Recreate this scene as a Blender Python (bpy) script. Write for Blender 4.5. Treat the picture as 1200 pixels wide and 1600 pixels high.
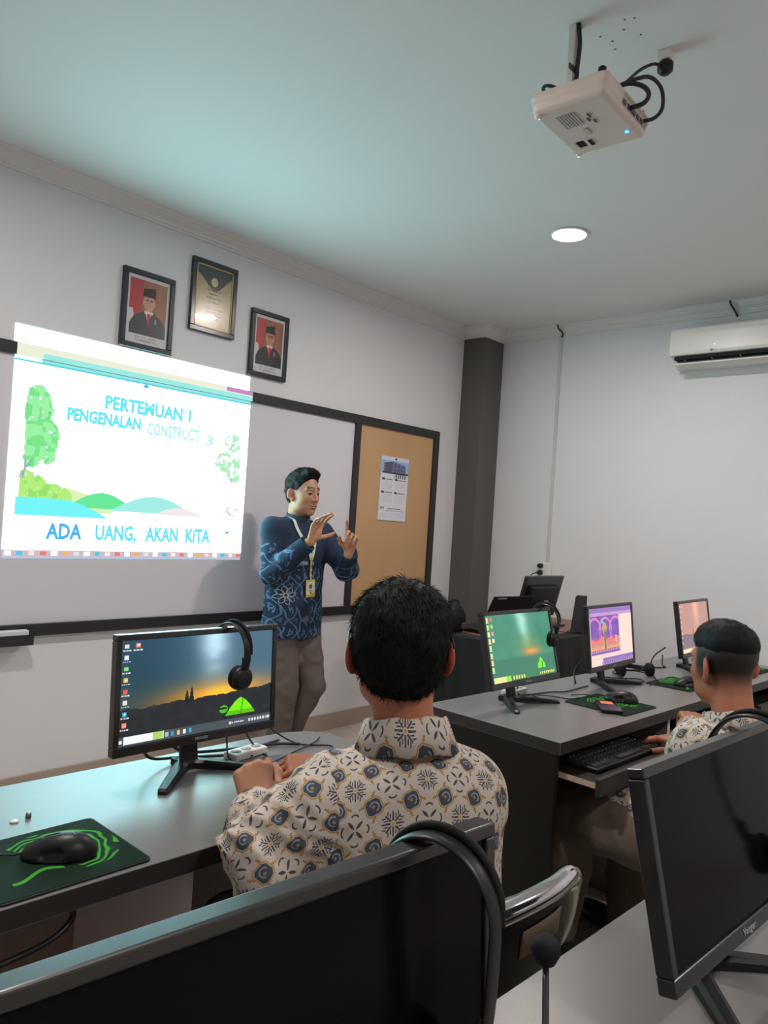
import bpy, bmesh, math, random
import numpy as np
from mathutils import Vector, Matrix
from mathutils.bvhtree import BVHTree

for _o in list(bpy.data.objects):
    bpy.data.objects.remove(_o)
SC = bpy.context.scene
COL = SC.collection
random.seed(7)
RNG = np.random.default_rng(11)
PI = math.pi

# ------------------------------------------------------------------ camera
cam_d = bpy.data.cameras.new('camera')
cam = bpy.data.objects.new('camera', cam_d)
COL.objects.link(cam)
_yaw, _pit, _rol = 0.8407604, 0.0123870, 0.0642100
_fw = Vector((math.sin(_yaw)*math.cos(_pit), math.cos(_yaw)*math.cos(_pit), math.sin(_pit)))
_r = Vector((math.cos(_yaw), -math.sin(_yaw), 0))
_u = _r.cross(_fw)
_cr, _sr = math.cos(_rol), math.sin(_rol)
_x = _cr*_r + _sr*_u
_y = -_sr*_r + _cr*_u
_m = Matrix((_x, _y, -_fw)).transposed().to_4x4()
_m.translation = Vector((0, 0, 1.35))
cam.matrix_world = _m
cam_d.sensor_fit = 'VERTICAL'
cam_d.sensor_height = 36.0
cam_d.lens = 1185.77/1600*36.0
cam_d.clip_start = 0.02
SC.camera = cam

# ------------------------------------------------------------------ world, exposure, lamp strengths
w = bpy.data.worlds.new('world'); SC.world = w; w.use_nodes = True
w.node_tree.nodes['Background'].inputs[0].default_value = (0.9, 0.95, 1, 1)
w.node_tree.nodes['Background'].inputs[1].default_value = 0.02
SC.view_settings.view_transform = 'Standard'
SC.view_settings.look = 'None'
SC.view_settings.exposure = 0.0
SC.view_settings.gamma = 1.0
SC.view_settings.use_curve_mapping = False
LAMP_STRENGTH = 430.0          # ceiling panel lamps
LAMP_COLOR = (1.0, 0.91, 0.86)
PROJ_GAIN = 1.0              # coloured areas of the projected picture
PROJ_WHITE = (4.8, 9.3, 9.7) # emission of its white areas, against them
LAMPS = [(3.36, 1.89), (0.8, 1.89), (3.36, -0.9), (0.8, -0.9)]

Z_CEIL = 2.84
Y_FRONT = 3.453
X_RIGHT = 4.90

# ------------------------------------------------------------------ colour and material helpers
def lin(r, g=None, b=None):
    if g is None:
        r, g, b = r
    o = []
    for v in (r, g, b):
        v = v/255.0
        o.append(v/12.92 if v <= 0.04045 else ((v+0.055)/1.055)**2.4)
    return tuple(o)

def lin_arr(a):
    a = np.clip(np.asarray(a, float)/255.0, 0, 1)
    return np.where(a <= 0.04045, a/12.92, ((a+0.055)/1.055)**2.4)

class E:
    """a small expression helper for shader math nodes"""
    nt = None
    def __init__(s, v): s.v = v
    @staticmethod
    def n(op, *a, clamp=False):
        nd = E.nt.nodes.new('ShaderNodeMath'); nd.operation = op; nd.use_clamp = clamp
        for i, x in enumerate(a):
            x = x.v if isinstance(x, E) else x
            if isinstance(x, (int, float)): nd.inputs[i].default_value = x
            else: E.nt.links.new(x, nd.inputs[i])
        return E(nd.outputs[0])
    def __add__(s, o): return E.n('ADD', s, o)
    def __radd__(s, o): return E.n('ADD', s, o)
    def __sub__(s, o): return E.n('SUBTRACT', s, o)
    def __rsub__(s, o): return E.n('SUBTRACT', o, s)
    def __mul__(s, o): return E.n('MULTIPLY', s, o)
    def __rmul__(s, o): return E.n('MULTIPLY', s, o)
    def __truediv__(s, o): return E.n('DIVIDE', s, o)
    def __lt__(s, o): return E.n('LESS_THAN', s, o)
    def __gt__(s, o): return E.n('GREATER_THAN', s, o)
    def __and__(s, o): return E.n('MULTIPLY', s, o)
    def __or__(s, o): return E.n('MAXIMUM', s, o)
    def inv(s): return E.n('SUBTRACT', 1.0, s)

def e_min(a, b): return E.n('MINIMUM', a, b)
def e_max(a, b): return E.n('MAXIMUM', a, b)
def e_abs(a): return E.n('ABSOLUTE', a)
def e_len(a, b): return E.n('SQRT', a*a + b*b)
def e_sin(a): return E.n('SINE', a)
def e_cos(a): return E.n('COSINE', a)
def e_floor(a): return E.n('FLOOR', a)

def e_mix(fac, a, b):
    nd = E.nt.nodes.new('ShaderNodeMix'); nd.data_type = 'RGBA'
    E.nt.links.new(fac.v, nd.inputs[0])
    for i, x in ((6, a), (7, b)):
        if isinstance(x, tuple): nd.inputs[i].default_value = (*x, 1)
        else: E.nt.links.new(x, nd.inputs[i])
    return nd.outputs[2]

def new_mat(name):
    m = bpy.data.materials.new(name); m.use_nodes = True
    nt = m.node_tree
    b = nt.nodes['Principled BSDF']
    E.nt = nt
    return m, nt, b

_mats = {}
def pbr(name, col, rough=0.5, metal=0.0, var=0.04, scale=30, bump=0.0, spec=None, coat=0.0, stretch=None, alpha=None):
    """plain procedural surface: noise-varied colour, optional fine bump"""
    if name in _mats: return _mats[name]
    m, nt, b = new_mat(name)
    tc = nt.nodes.new('ShaderNodeTexCoord')
    src = tc.outputs['Object']
    if stretch:
        mp = nt.nodes.new('ShaderNodeMapping'); mp.inputs['Scale'].default_value = stretch
        nt.links.new(src, mp.inputs[0]); src = mp.outputs[0]
    nz = nt.nodes.new('ShaderNodeTexNoise'); nz.inputs['Scale'].default_value = scale; nz.inputs['Detail'].default_value = 4
    nt.links.new(src, nz.inputs['Vector'])
    c1 = tuple(max(0, c*(1-var*2)) for c in col); c2 = tuple(min(1, c*(1+var*2)) for c in col)
    nt.links.new(e_mix(E(nz.outputs[0]), c1, c2), b.inputs['Base Color'])
    b.inputs['Roughness'].default_value = rough
    b.inputs['Metallic'].default_value = metal
    if spec is not None: b.inputs['Specular IOR Level'].default_value = spec
    if coat: b.inputs['Coat Weight'].default_value = coat
    if alpha is not None: b.inputs['Alpha'].default_value = alpha
    if bump:
        bp = nt.nodes.new('ShaderNodeBump'); bp.inputs['Strength'].default_value = bump; bp.inputs['Distance'].default_value = 0.002
        nt.links.new(nz.outputs[0], bp.inputs['Height']); nt.links.new(bp.outputs[0], b.inputs['Normal'])
    _mats[name] = m
    return m

def emit(name, col, strength=1.0, rough=0.4):
    if name in _mats: return _mats[name]
    m, nt, b = new_mat(name)
    b.inputs['Base Color'].default_value = (0.02, 0.02, 0.02, 1)
    b.inputs['Roughness'].default_value = rough
    b.inputs['Emission Color'].default_value = (*col, 1)
    b.inputs['Emission Strength'].default_value = strength
    _mats[name] = m
    return m

def attr_mat(name, rough=0.6, emission=0.0, coat=0.0, bump=0.0, spec=0.5, sss=0.0):
    """colour from the mesh's Col attribute (pictures, skin tones)"""
    if name in _mats: return _mats[name]
    m, nt, b = new_mat(name)
    a = nt.nodes.new('ShaderNodeAttribute'); a.attribute_name = 'Col'
    if emission:
        b.inputs['Base Color'].default_value = (0.01, 0.01, 0.01, 1)
        nt.links.new(a.outputs['Color'], b.inputs['Emission Color'])
        b.inputs['Emission Strength'].default_value = emission
    else:
        nt.links.new(a.outputs['Color'], b.inputs['Base Color'])
    b.inputs['Roughness'].default_value = rough
    b.inputs['Coat Weight'].default_value = coat
    b.inputs['Specular IOR Level'].default_value = spec
    if sss:
        b.inputs['Subsurface Weight'].default_value = sss
        b.inputs['Subsurface Radius'].default_value = (0.01, 0.004, 0.002)
        b.inputs['Subsurface Scale'].default_value = 1.0
    if bump:
        nz = nt.nodes.new('ShaderNodeTexNoise'); nz.inputs['Scale'].default_value = 400
        bp = nt.nodes.new('ShaderNodeBump'); bp.inputs['Strength'].default_value = bump; bp.inputs['Distance'].default_value = 0.001
        tc = nt.nodes.new('ShaderNodeTexCoord'); nt.links.new(tc.outputs['Object'], nz.inputs['Vector'])
        nt.links.new(nz.outputs[0], bp.inputs['Height']); nt.links.new(bp.outputs[0], b.inputs['Normal'])
    _mats[name] = m
    return m

# ------------------------------------------------------------------ object helpers
def thing(name, label, cat, loc=(0, 0, 0), rot=(0, 0, 0), group=None):
    o = bpy.data.objects.new(name, None); COL.objects.link(o)
    o.empty_display_size = 0.05
    o.location = loc; o.rotation_euler = rot
    o['label'] = label; o['category'] = cat
    if group: o['group'] = group
    return o

def tag(o, label, cat, group=None):
    o['label'] = label; o['category'] = cat
    if group: o['group'] = group
    return o

def struct(o):
    o['kind'] = 'structure'; return o

def link_mesh(name, me, mat=None, parent=None, loc=None, smooth=False):
    if mat is not None:
        for m_ in (mat if isinstance(mat, (list, tuple)) else [mat]): me.materials.append(m_)
    o = bpy.data.objects.new(name, me); COL.objects.link(o)
    if parent: o.parent = parent
    if loc is not None: o.location = loc
    if smooth: me.polygons.foreach_set('use_smooth', [True]*len(me.polygons))
    return o

def rotm(rx=0, ry=0, rz=0):
    return Matrix.Rotation(rz, 3, 'Z') @ Matrix.Rotation(ry, 3, 'Y') @ Matrix.Rotation(rx, 3, 'X')

class MB:
    """collects boxes, tubes, lathes and prisms and links them as ONE mesh object"""
    def __init__(s): s.v = []; s.f = []; s.sm = []; s.mi = []
    def add(s, vs, fs, smooth=False, mi=0):
        o = len(s.v); s.v += [tuple(v) for v in vs]; s.f += [tuple(i+o for i in f) for f in fs]
        s.sm += [smooth]*len(fs); s.mi += [mi]*len(fs); return s
    def box(s, c, d, R=None, mi=0, bev=0.0):
        c = Vector(c); h = Vector(d)/2
        if bev > 0:
            bm = bmesh.new(); bmesh.ops.create_cube(bm, size=1)
            for v in bm.verts: v.co = Vector((v.co.x*d[0], v.co.y*d[1], v.co.z*d[2]))
            bmesh.ops.bevel(bm, geom=list(bm.edges), offset=min(bev, min(d)*0.45), segments=3, profile=0.5, affect='EDGES')
            bm.verts.ensure_lookup_table()
            vs = [(R @ v.co if R else v.co) + c for v in bm.verts]
            fs = [[v.index for v in f.verts] for f in bm.faces]; bm.free()
            return s.add(vs, fs, False, mi)
        vs = []
        for x, y, z in ((-1,-1,-1),(1,-1,-1),(1,1,-1),(-1,1,-1),(-1,-1,1),(1,-1,1),(1,1,1),(-1,1,1)):
            p = Vector((x*h.x, y*h.y, z*h.z)); vs.append((R @ p if R else p) + c)
        return s.add(vs, [(0,3,2,1),(4,5,6,7),(0,1,5,4),(1,2,6,5),(2,3,7,6),(3,0,4,7)], False, mi)
    def b2(s, a, b, mi=0, bev=0.0):
        a = Vector(a); b = Vector(b); return s.box((a+b)/2, [abs(b[i]-a[i]) for i in range(3)], None, mi, bev)
    def tube(s, pts, r, seg=10, closed=False, mi=0, flat=None, cap=True):
        pts = [Vector(p) for p in pts]; n = len(pts)
        rs = r if isinstance(r, (list, tuple)) else [r]*n
        vs = []; up = None
        for i, p in enumerate(pts):
            if closed: t = pts[(i+1) % n]-pts[i-1]
            else: t = pts[min(i+1, n-1)]-pts[max(i-1, 0)]
            t.normalize()
            if up is None:
                up = Vector((0, 0, 1)) if abs(t.z) < 0.9 else Vector((1, 0, 0))
                if flat is not None: up = Vector(flat[0])
            x = t.cross(up)
            if x.length < 1e-5: x = t.cross(Vector((0.3, 1, 0.2)))
            x.normalize(); y = x.cross(t).normalized(); up = y
            fx, fy = (flat[1], flat[2]) if flat is not None else (1, 1)
            for k in range(seg):
                a = 2*PI*k/seg
                vs.append(p + (x*math.cos(a)*fx + y*math.sin(a)*fy)*rs[i])
        fs = []
        m = n if closed else n-1
        for i in range(m):
            j = (i+1) % n
            for k in range(seg):
                k2 = (k+1) % seg
                fs.append((i*seg+k, i*seg+k2, j*seg+k2, j*seg+k))
        if not closed and cap:
            fs.append(tuple(range(seg-1, -1, -1))); fs.append(tuple((n-1)*seg+k for k in range(seg)))
        return s.add(vs, fs, True, mi)
    def lathe(s, prof, c=(0, 0, 0), seg=28, R=None, sx=1, sy=1, mi=0, smooth=True):
        c = Vector(c); vs = []
        for r, z in prof:
            for k in range(seg):
                a = 2*PI*k/seg; p = Vector((r*math.cos(a)*sx, r*math.sin(a)*sy, z))
                vs.append((R @ p if R else p) + c)
        fs = []; n = len(prof)
        for i in range(n-1):
            for k in range(seg):
                k2 = (k+1) % seg; fs.append((i*seg+k, i*seg+k2, (i+1)*seg+k2, (i+1)*seg+k))
        if prof[0][0] > 1e-6: fs.append(tuple(range(seg-1, -1, -1)))
        if prof[-1][0] > 1e-6: fs.append(tuple((n-1)*seg+k for k in range(seg)))
        return s.add(vs, fs, smooth, mi)
    def prism(s, poly, d, axis='y', c=(0, 0, 0), R=None, mi=0):
        """poly: 2D outline, extruded by d along axis (centred)"""
        c = Vector(c); n = len(poly); vs = []
        for e in (-d/2, d/2):
            for a, b in poly:
                p = Vector({'y': (a, e, b), 'x': (e, a, b), 'z': (a, b, e)}[axis])
                vs.append((R @ p if R else p) + c)
        fs = [tuple(range(n)), tuple(range(2*n-1, n-1, -1))]
        for i in range(n):
            j = (i+1) % n; fs.append((i, i+n, j+n, j))
        return s.add(vs, fs, False, mi)
    def build(s, name, mat, parent=None, loc=None, fix=True, bevel=0.0):
        me = bpy.data.meshes.new(name); me.from_pydata(s.v, [], s.f)
        me.polygons.foreach_set('use_smooth', s.sm); me.polygons.foreach_set('material_index', s.mi)
        if fix:
            bm = bmesh.new(); bm.from_mesh(me); bmesh.ops.remove_doubles(bm, verts=bm.verts, dist=1e-6)
            bmesh.ops.recalc_face_normals(bm, faces=bm.faces)
            if bevel:
                es = [e for e in bm.edges if len(e.link_faces) == 2 and e.calc_face_angle(0) > 0.6]
                bmesh.ops.bevel(bm, geom=es, offset=bevel, segments=2, profile=0.5, affect='EDGES')
            bm.to_mesh(me); bm.free()
        me.update()
        return link_mesh(name, me, mat, parent, loc)

def curve_pts(ctrl, n=8, closed=False):
    """Catmull-Rom through the control points"""
    c = [Vector(p) for p in ctrl]; m = len(c); out = []
    rng = range(m if closed else m-1)
    for i in rng:
        p0 = c[(i-1) % m] if closed or i > 0 else c[0]*2-c[1]
        p1 = c[i]; p2 = c[(i+1) % m]
        p3 = c[(i+2) % m] if closed or i+2 < m else c[-1]*2-c[-2]
        for k in range(n):
            t = k/n
            out.append(0.5*((2*p1)+(p2-p0)*t+(2*p0-5*p1+4*p2-p3)*t*t+(3*p1-p0-3*p2+p3)*t*t*t))
    if not closed: out.append(c[-1])
    return out

def cable(name, ctrl, r, mat, parent=None, n=8):
    return MB().tube(curve_pts(ctrl, n), r, 8).build(name, mat, parent, fix=False)

def superellipse(w, h, r, seg=6):
    """rounded rectangle outline"""
    out = []
    for cx, cy, a0 in ((w/2-r, h/2-r, 0), (-w/2+r, h/2-r, PI/2), (-w/2+r, -h/2+r, PI), (w/2-r, -h/2+r, 1.5*PI)):
        for k in range(seg+1):
            a = a0+PI/2*k/seg; out.append((cx+r*math.cos(a), cy+r*math.sin(a)))
    return out

def text_mesh(name, body, size, mat, parent=None, loc=(0, 0, 0), rot=(0, 0, 0), depth=0.0006, offset=0.0, sx=1.0, spacing=1.0):
    cu = bpy.data.curves.new(name, 'FONT'); cu.body = body; cu.size = size; cu.extrude = depth/2; cu.offset = offset
    cu.align_x = 'CENTER'; cu.align_y = 'CENTER'; cu.space_character = spacing; cu.resolution_u = 2
    t = bpy.data.objects.new('tmp', cu); COL.objects.link(t)
    bpy.context.view_layer.update()
    me = bpy.data.meshes.new_from_object(t.evaluated_get(bpy.context.evaluated_depsgraph_get()))
    bpy.data.objects.remove(t); me.materials.clear()
    for v in me.vertices: v.co.x *= sx
    o = link_mesh(name, me, mat, parent, loc); o.rotation_euler = rot
    return o

def picture(name, w_, h_, nx, ny, fn, mat, parent=None, loc=(0, 0, 0), rot=(0, 0, 0), thick=0.0):
    """grid in the local xz plane facing -y, coloured by fn(u, v) (u right, v up, arrays) in 0..255 sRGB; each cell a flat colour"""
    xs = np.linspace(-w_/2, w_/2, nx+1); zs = np.linspace(-h_/2, h_/2, ny+1)
    X, Zz = np.meshgrid(xs, zs); V = np.stack([X.ravel(), np.zeros(X.size), Zz.ravel()], 1)
    i, j = np.meshgrid(np.arange(nx), np.arange(ny)); a = (j*(nx+1)+i).ravel()
    F = np.stack([a, a+1, a+nx+2, a+nx+1], 1)
    me = bpy.data.meshes.new(name)
    me.from_pydata(V.tolist(), [], F.tolist())
    u = ((i.ravel()+0.5)/nx); v = ((j.ravel()+0.5)/ny)
    c = lin_arr(fn(u, v))
    ca = me.color_attributes.new('Col', 'FLOAT_COLOR', 'CORNER')
    cc = np.ones((len(F)*4, 4)); cc[:, :3] = np.repeat(c, 4, axis=0)
    ca.data.foreach_set('color', cc.ravel())
    o = link_mesh(name, me, mat, parent, loc); o.rotation_euler = rot
    return o

def dup(root, loc, rotz=None, **props):
    r = root.copy(); COL.objects.link(r); r.location = loc
    if rotz is not None: r.rotation_euler = (0, 0, rotz)
    for k, v in props.items(): r[k] = v
    for ch in list(root.children):
        c = ch.copy(); COL.objects.link(c); c.parent = r
        for g in list(ch.children):
            d = g.copy(); COL.objects.link(d); d.parent = c
    return r
# ------------------------------------------------------------------ implicit surfaces (bodies, hair, mice, cloth)
_lat = RNG.random((24, 24, 24)).astype(np.float32)*2-1
def vnoise(P, f):
    """smooth 3D value noise, -1..1"""
    q = P*f; i = np.floor(q).astype(int); t = (q-i).astype(np.float32); t = t*t*(3-2*t)
    o = 0
    for dx in (0, 1):
        for dy in (0, 1):
            for dz in (0, 1):
                w_ = (t[..., 0] if dx else 1-t[..., 0])*(t[..., 1] if dy else 1-t[..., 1])*(t[..., 2] if dz else 1-t[..., 2])
                o = o + w_*_lat[(i[..., 0]+dx) % 24, (i[..., 1]+dy) % 24, (i[..., 2]+dz) % 24]
    return o

def nrm(v):
    v = np.asarray(v, float); return v/np.linalg.norm(v)

def d_cap(P, a, b, ra, rb, flat=None):
    a = np.asarray(a, np.float32); b = np.asarray(b, np.float32); ab = b-a
    t = np.clip(((P-a)@ab)/max(float(ab@ab), 1e-9), 0, 1)[..., None]
    q = P-(a+t*ab)
    if flat is not None:
        n = nrm(flat[0]).astype(np.float32); c = (q@n)[..., None]; q = q+n*c*(1.0/flat[1]-1.0)
    return np.sqrt((q*q).sum(-1))-(ra+t[..., 0]*(rb-ra))

def d_ell(P, c, r, R=None):
    q = P-np.asarray(c, np.float32)
    if R is not None: q = q@np.asarray(R, np.float32)     # columns of R are the local axes
    r = np.asarray(r, np.float32)
    k0 = np.sqrt(((q/r)**2).sum(-1)); k1 = np.sqrt(((q/(r*r))**2).sum(-1))+1e-9
    return k0*(k0-1)/k1

def d_box(P, c, h, rr, R=None):
    q = P-np.asarray(c, np.float32)
    if R is not None: q = q@np.asarray(R, np.float32)
    q = np.abs(q)-(np.asarray(h, np.float32)-rr)
    return np.sqrt((np.maximum(q, 0)**2).sum(-1))+np.minimum(q.max(-1), 0)-rr

def smin(a, b, k):
    h = np.clip(0.5+0.5*(b-a)/k, 0, 1); return b*(1-h)+a*h-k*h*(1-h)
def smax(a, b, k): return -smin(-a, -b, k)

class Sdf:
    def __init__(s, lo, hi, h):
        s.lo = np.asarray(lo, float); s.h = h
        n = np.ceil((np.asarray(hi, float)-s.lo)/h).astype(int)+1
        g = np.meshgrid(*[s.lo[i]+h*np.arange(n[i]) for i in range(3)], indexing='ij')
        s.P = np.stack(g, -1).astype(np.float32); s.D = np.full(s.P.shape[:3], 9.0, np.float32)
    def add(s, d, k=0.02): s.D = smin(s.D, d, k) if s.D[0, 0, 0] < 8.9 or k == 0 else np.minimum(s.D, d); return s
    def sub(s, d, k=0.01): s.D = smax(s.D, -d, k); return s
    def clip(s, n, p, k=0.003):
        """keep the side n points away from"""
        s.D = smax(s.D, (s.P-np.asarray(p, np.float32))@nrm(n).astype(np.float32), k); return s
    def cap(s, a, b, ra, rb=None, k=0.02, flat=None): return s.add(d_cap(s.P, a, b, ra, ra if rb is None else rb, flat), k)
    def ell(s, c, r, R=None, k=0.02): return s.add(d_ell(s.P, c, r, R), k)
    def noise(s, amp, f, mask=None):
        n = vnoise(s.P, f)*amp
        s.D = s.D+(n if mask is None else n*mask); return s
    def mesh(s):
        D = s.D; D[0] = D[-1] = 1; D[:, 0] = D[:, -1] = 1; D[:, :, 0] = D[:, :, -1] = 1
        S = D < 0; nx, ny, nz = D.shape
        def cn(A, dx, dy, dz): return A[dx:nx-1+dx, dy:ny-1+dy, dz:nz-1+dz]
        cnt = sum(cn(S, *c).astype(np.int8) for c in np.ndindex(2, 2, 2))
        act = (cnt > 0) & (cnt < 8); idx = np.full(act.shape, -1, np.int64); na = int(act.sum()); idx[act] = np.arange(na)
        pos = np.zeros((na, 3)); num = np.zeros(na)
        for ax in range(3):
            for c in np.ndindex(2, 2, 2):
                if c[ax]: continue
                c2 = list(c); c2[ax] = 1
                a = cn(D, *c)[act]; b = cn(D, *c2)[act]; cr = (a < 0) != (b < 0)
                t = np.where(cr, a/np.where(cr, a-b, 1), 0)
                p = np.zeros((na, 3)); p[:] = c; p[:, ax] += t
                pos[cr] += p[cr]; num[cr] += 1
        pos /= num[:, None]
        base = np.argwhere(act)
        V = s.lo+(base+pos)*s.h
        F = []
        for ax in range(3):
            A = np.take(S, range(0, S.shape[ax]-1), ax); B = np.take(S, range(1, S.shape[ax]), ax)
            e = np.argwhere(A != B); o = [i for i in range(3) if i != ax]
            e = e[(e[:, o[0]] > 0) & (e[:, o[1]] > 0) & (e[:, o[0]] < act.shape[o[0]]) & (e[:, o[1]] < act.shape[o[1]])]
            q = []
            for da, db in ((-1, -1), (0, -1), (0, 0), (-1, 0)):
                c = e.copy(); c[:, o[0]] += da; c[:, o[1]] += db; q.append(idx[c[:, 0], c[:, 1], c[:, 2]])
            q = np.stack(q, 1); ins = A[e[:, 0], e[:, 1], e[:, 2]]
            if ax == 1: ins = ~ins
            q[~ins] = q[~ins][:, ::-1]
            F.append(q)
        F = np.concatenate(F); F = F[(F >= 0).all(1)]
        return V, F

def verts_mesh(name, pieces, mat, parent=None, loc=(0, 0, 0), col=None, uv=None, world_origin=(0, 0, 0)):
    """pieces: [(V, F), ...] in world space -> one object, coordinates relative to world_origin"""
    Vs = []; Fs = []; o = 0
    for V, F in pieces: Vs.append(V); Fs.append(F+o); o += len(V)
    V = np.concatenate(Vs); F = np.concatenate(Fs)
    me = bpy.data.meshes.new(name)
    me.vertices.add(len(V)); me.vertices.foreach_set('co', (V-np.asarray(world_origin)).astype(np.float32).ravel())
    me.loops.add(len(F)*4); me.loops.foreach_set('vertex_index', F.astype(np.int32).ravel())
    me.polygons.add(len(F)); me.polygons.foreach_set('loop_start', (np.arange(len(F))*4).astype(np.int32))
    me.polygons.foreach_set('use_smooth', [True]*len(F))
    if col is not None:
        ca = me.color_attributes.new('Col', 'FLOAT_COLOR', 'POINT'); c = np.ones((len(V), 4)); c[:, :3] = col; ca.data.foreach_set('color', c.ravel())
    if uv is not None:
        ul = me.uv_layers.new(name='UVMap'); ul.data.foreach_set('uv', uv(V, F).astype(np.float32).ravel())
    me.update(); me.validate()
    return link_mesh(name, me, mat, parent, loc)

def uv_domains(doms):
    """doms: (a, b, radius, back direction[, 'planar']) per cloth panel: u goes round the axis, v along it"""
    def f(V, F):
        C = V[F].mean(1); best = None; who = None
        for i, dm in enumerate(doms):
            a, b, r = np.asarray(dm[0], float), np.asarray(dm[1], float), dm[2]; ab = b-a
            t = np.clip((C-a)@ab/(ab@ab), 0, 1); d = np.linalg.norm(C-(a+t[:, None]*ab), axis=1)-r
            if best is None: best = d; who = np.zeros(len(C), int)
            else: m = d < best; best = np.where(m, d, best); who[m] = i
        out = np.zeros((len(F), 4, 2))
        for i, dm in enumerate(doms):
            m = who == i
            if not m.any(): continue
            a = np.asarray(dm[0], float); ax = nrm(np.asarray(dm[1], float)-a); ref = np.asarray(dm[3], float); ref = nrm(ref-ax*(ref@ax)); sd = np.cross(ax, ref); r = dm[2]
            Pm = V[F[m]]-a
            if len(dm) > 4:            # back and front panels cut flat, easing round the sides
                lat, fw, up = Pm@sd, -(Pm@ref), Pm[..., 2]
                out[m, :, 0] = lat*(1+1.6*np.clip(fw+0.08, 0, 1)); out[m, :, 1] = up+0.75*np.clip(fw+0.05, -0.1, 1)
                continue
            ang = np.arctan2(Pm@sd, Pm@ref); a0 = ang[:, :1]; ang = a0+(ang-a0+PI) % (2*PI)-PI
            out[m, :, 0] = ang*r+3.7*i; out[m, :, 1] = Pm@ax+1.3*i
        return out.reshape(-1, 2)
    return f
# ------------------------------------------------------------------ shared materials
M_wall = pbr('wall_paint', (0.74, 0.725, 0.745), 0.55, var=0.012, scale=3, bump=0.03)
M_ceil = pbr('ceiling_paint', (0.72, 0.71, 0.705), 0.7, var=0.012, scale=2)
M_cornice = pbr('cornice_paint', (0.74, 0.71, 0.70), 0.55, var=0.01)
M_column = pbr('column_paint', (0.105, 0.098, 0.092), 0.55, var=0.03, scale=5)
M_black = pbr('black_plastic', (0.010, 0.010, 0.011), 0.40, var=0.05, spec=0.35)
M_black2 = pbr('black_matt', (0.007, 0.007, 0.008), 0.65, var=0.05, spec=0.25)
M_bezel = pbr('bezel_plastic', (0.010, 0.010, 0.011), 0.24, var=0.05, scale=80, spec=0.8)
M_white_pl = pbr('white_plastic', (0.78, 0.74, 0.71), 0.32, var=0.01)
M_grey_text = pbr('grey_print', (0.35, 0.35, 0.36), 0.5)
M_chrome = pbr('chrome', (0.75, 0.73, 0.74), 0.10, metal=1.0, var=0.01)
M_cable = pbr('cable_rubber', (0.012, 0.012, 0.015), 0.45)
M_off = pbr('screen_off', (0.004, 0.004, 0.0045), 0.16, var=0.02, spec=0.08)
M_frame = pbr('board_frame', (0.022, 0.020, 0.021), 0.42, var=0.06, scale=12)
M_wood = pbr('reddish_wood', (0.26, 0.12, 0.075), 0.4, var=0.12, scale=8, stretch=(1, 8, 1))

def floor_mat():
    m, nt, b = new_mat('floor_tile')
    tc = nt.nodes.new('ShaderNodeTexCoord')
    br = nt.nodes.new('ShaderNodeTexBrick'); nt.links.new(tc.outputs['Object'], br.inputs['Vector'])
    br.offset = 0; br.squash = 1
    br.inputs['Color1'].default_value = (0.50, 0.43, 0.37, 1); br.inputs['Color2'].default_value = (0.53, 0.46, 0.40, 1)
    br.inputs['Mortar'].default_value = (0.28, 0.24, 0.21, 1); br.inputs['Scale'].default_value = 1.0
    br.inputs['Mortar Size'].default_value = 0.003; br.inputs['Brick Width'].default_value = 0.6; br.inputs['Row Height'].default_value = 0.6
    nt.links.new(br.outputs[0], b.inputs['Base Color']); b.inputs['Roughness'].default_value = 0.35
    return m

XL, YB = -1.6, -2.4
T = 0.12
struct(MB().b2((XL-T, YB-T, -0.1), (X_RIGHT+T, Y_FRONT+T, 0)).build('floor', floor_mat()))
struct(MB().b2((XL-T, YB-T, Z_CEIL), (X_RIGHT+T, Y_FRONT+T, Z_CEIL+0.1)).build('ceiling', M_ceil))
struct(MB().b2((XL-T, Y_FRONT, 0), (X_RIGHT+T, Y_FRONT+T, Z_CEIL)).build('wall_front', M_wall))
struct(MB().b2((X_RIGHT, YB, 0), (X_RIGHT+T, Y_FRONT, Z_CEIL)).build('wall_right', M_wall))
struct(MB().b2((XL-T, YB, 0), (XL, Y_FRONT, Z_CEIL)).build('wall_left', M_wall))
struct(MB().b2((XL-T, YB-T, 0), (X_RIGHT+T, YB, Z_CEIL)).build('wall_back', M_wall))
struct(MB().b2((4.65, 3.26, 0), (X_RIGHT, Y_FRONT, Z_CEIL)).build('trim_2', M_column))

# cornice: one moulded profile swept round the walls and the column, mitred at the corners
_path = [(XL, Y_FRONT), (4.65, Y_FRONT), (4.65, 3.26), (X_RIGHT, 3.26), (X_RIGHT, YB)]
_prof = [(0.0, 2.770), (0.010, 2.770), (0.011, 2.782), (0.017, 2.785), (0.020, 2.796), (0.032, 2.803), (0.046, 2.812), (0.054, 2.822), (0.062, 2.824), (0.064, 2.832), (0.074, 2.834), (0.076, Z_CEIL+0.01), (0.0, Z_CEIL+0.01)]
_nor = []
for i in range(len(_path)-1):
    dx, dy = _path[i+1][0]-_path[i][0], _path[i+1][1]-_path[i][1]; L = math.hypot(dx, dy); _nor.append((dy/L, -dx/L))
mb = MB(); vs = []
for i, p in enumerate(_path):
    if i == 0: n = _nor[0]
    elif i == len(_path)-1: n = _nor[-1]
    else: n = (_nor[i-1][0]+_nor[i][0], _nor[i-1][1]+_nor[i][1])
    for d, z in _prof: vs.append((p[0]+n[0]*d, p[1]+n[1]*d, z))
k = len(_prof)
fs = [(i*k+a, i*k+(a+1) % k, (i+1)*k+(a+1) % k, (i+1)*k+a) for i in range(len(_path)-1) for a in range(k)]
struct(mb.add(vs, fs).build('trim_1', M_cornice))

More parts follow.
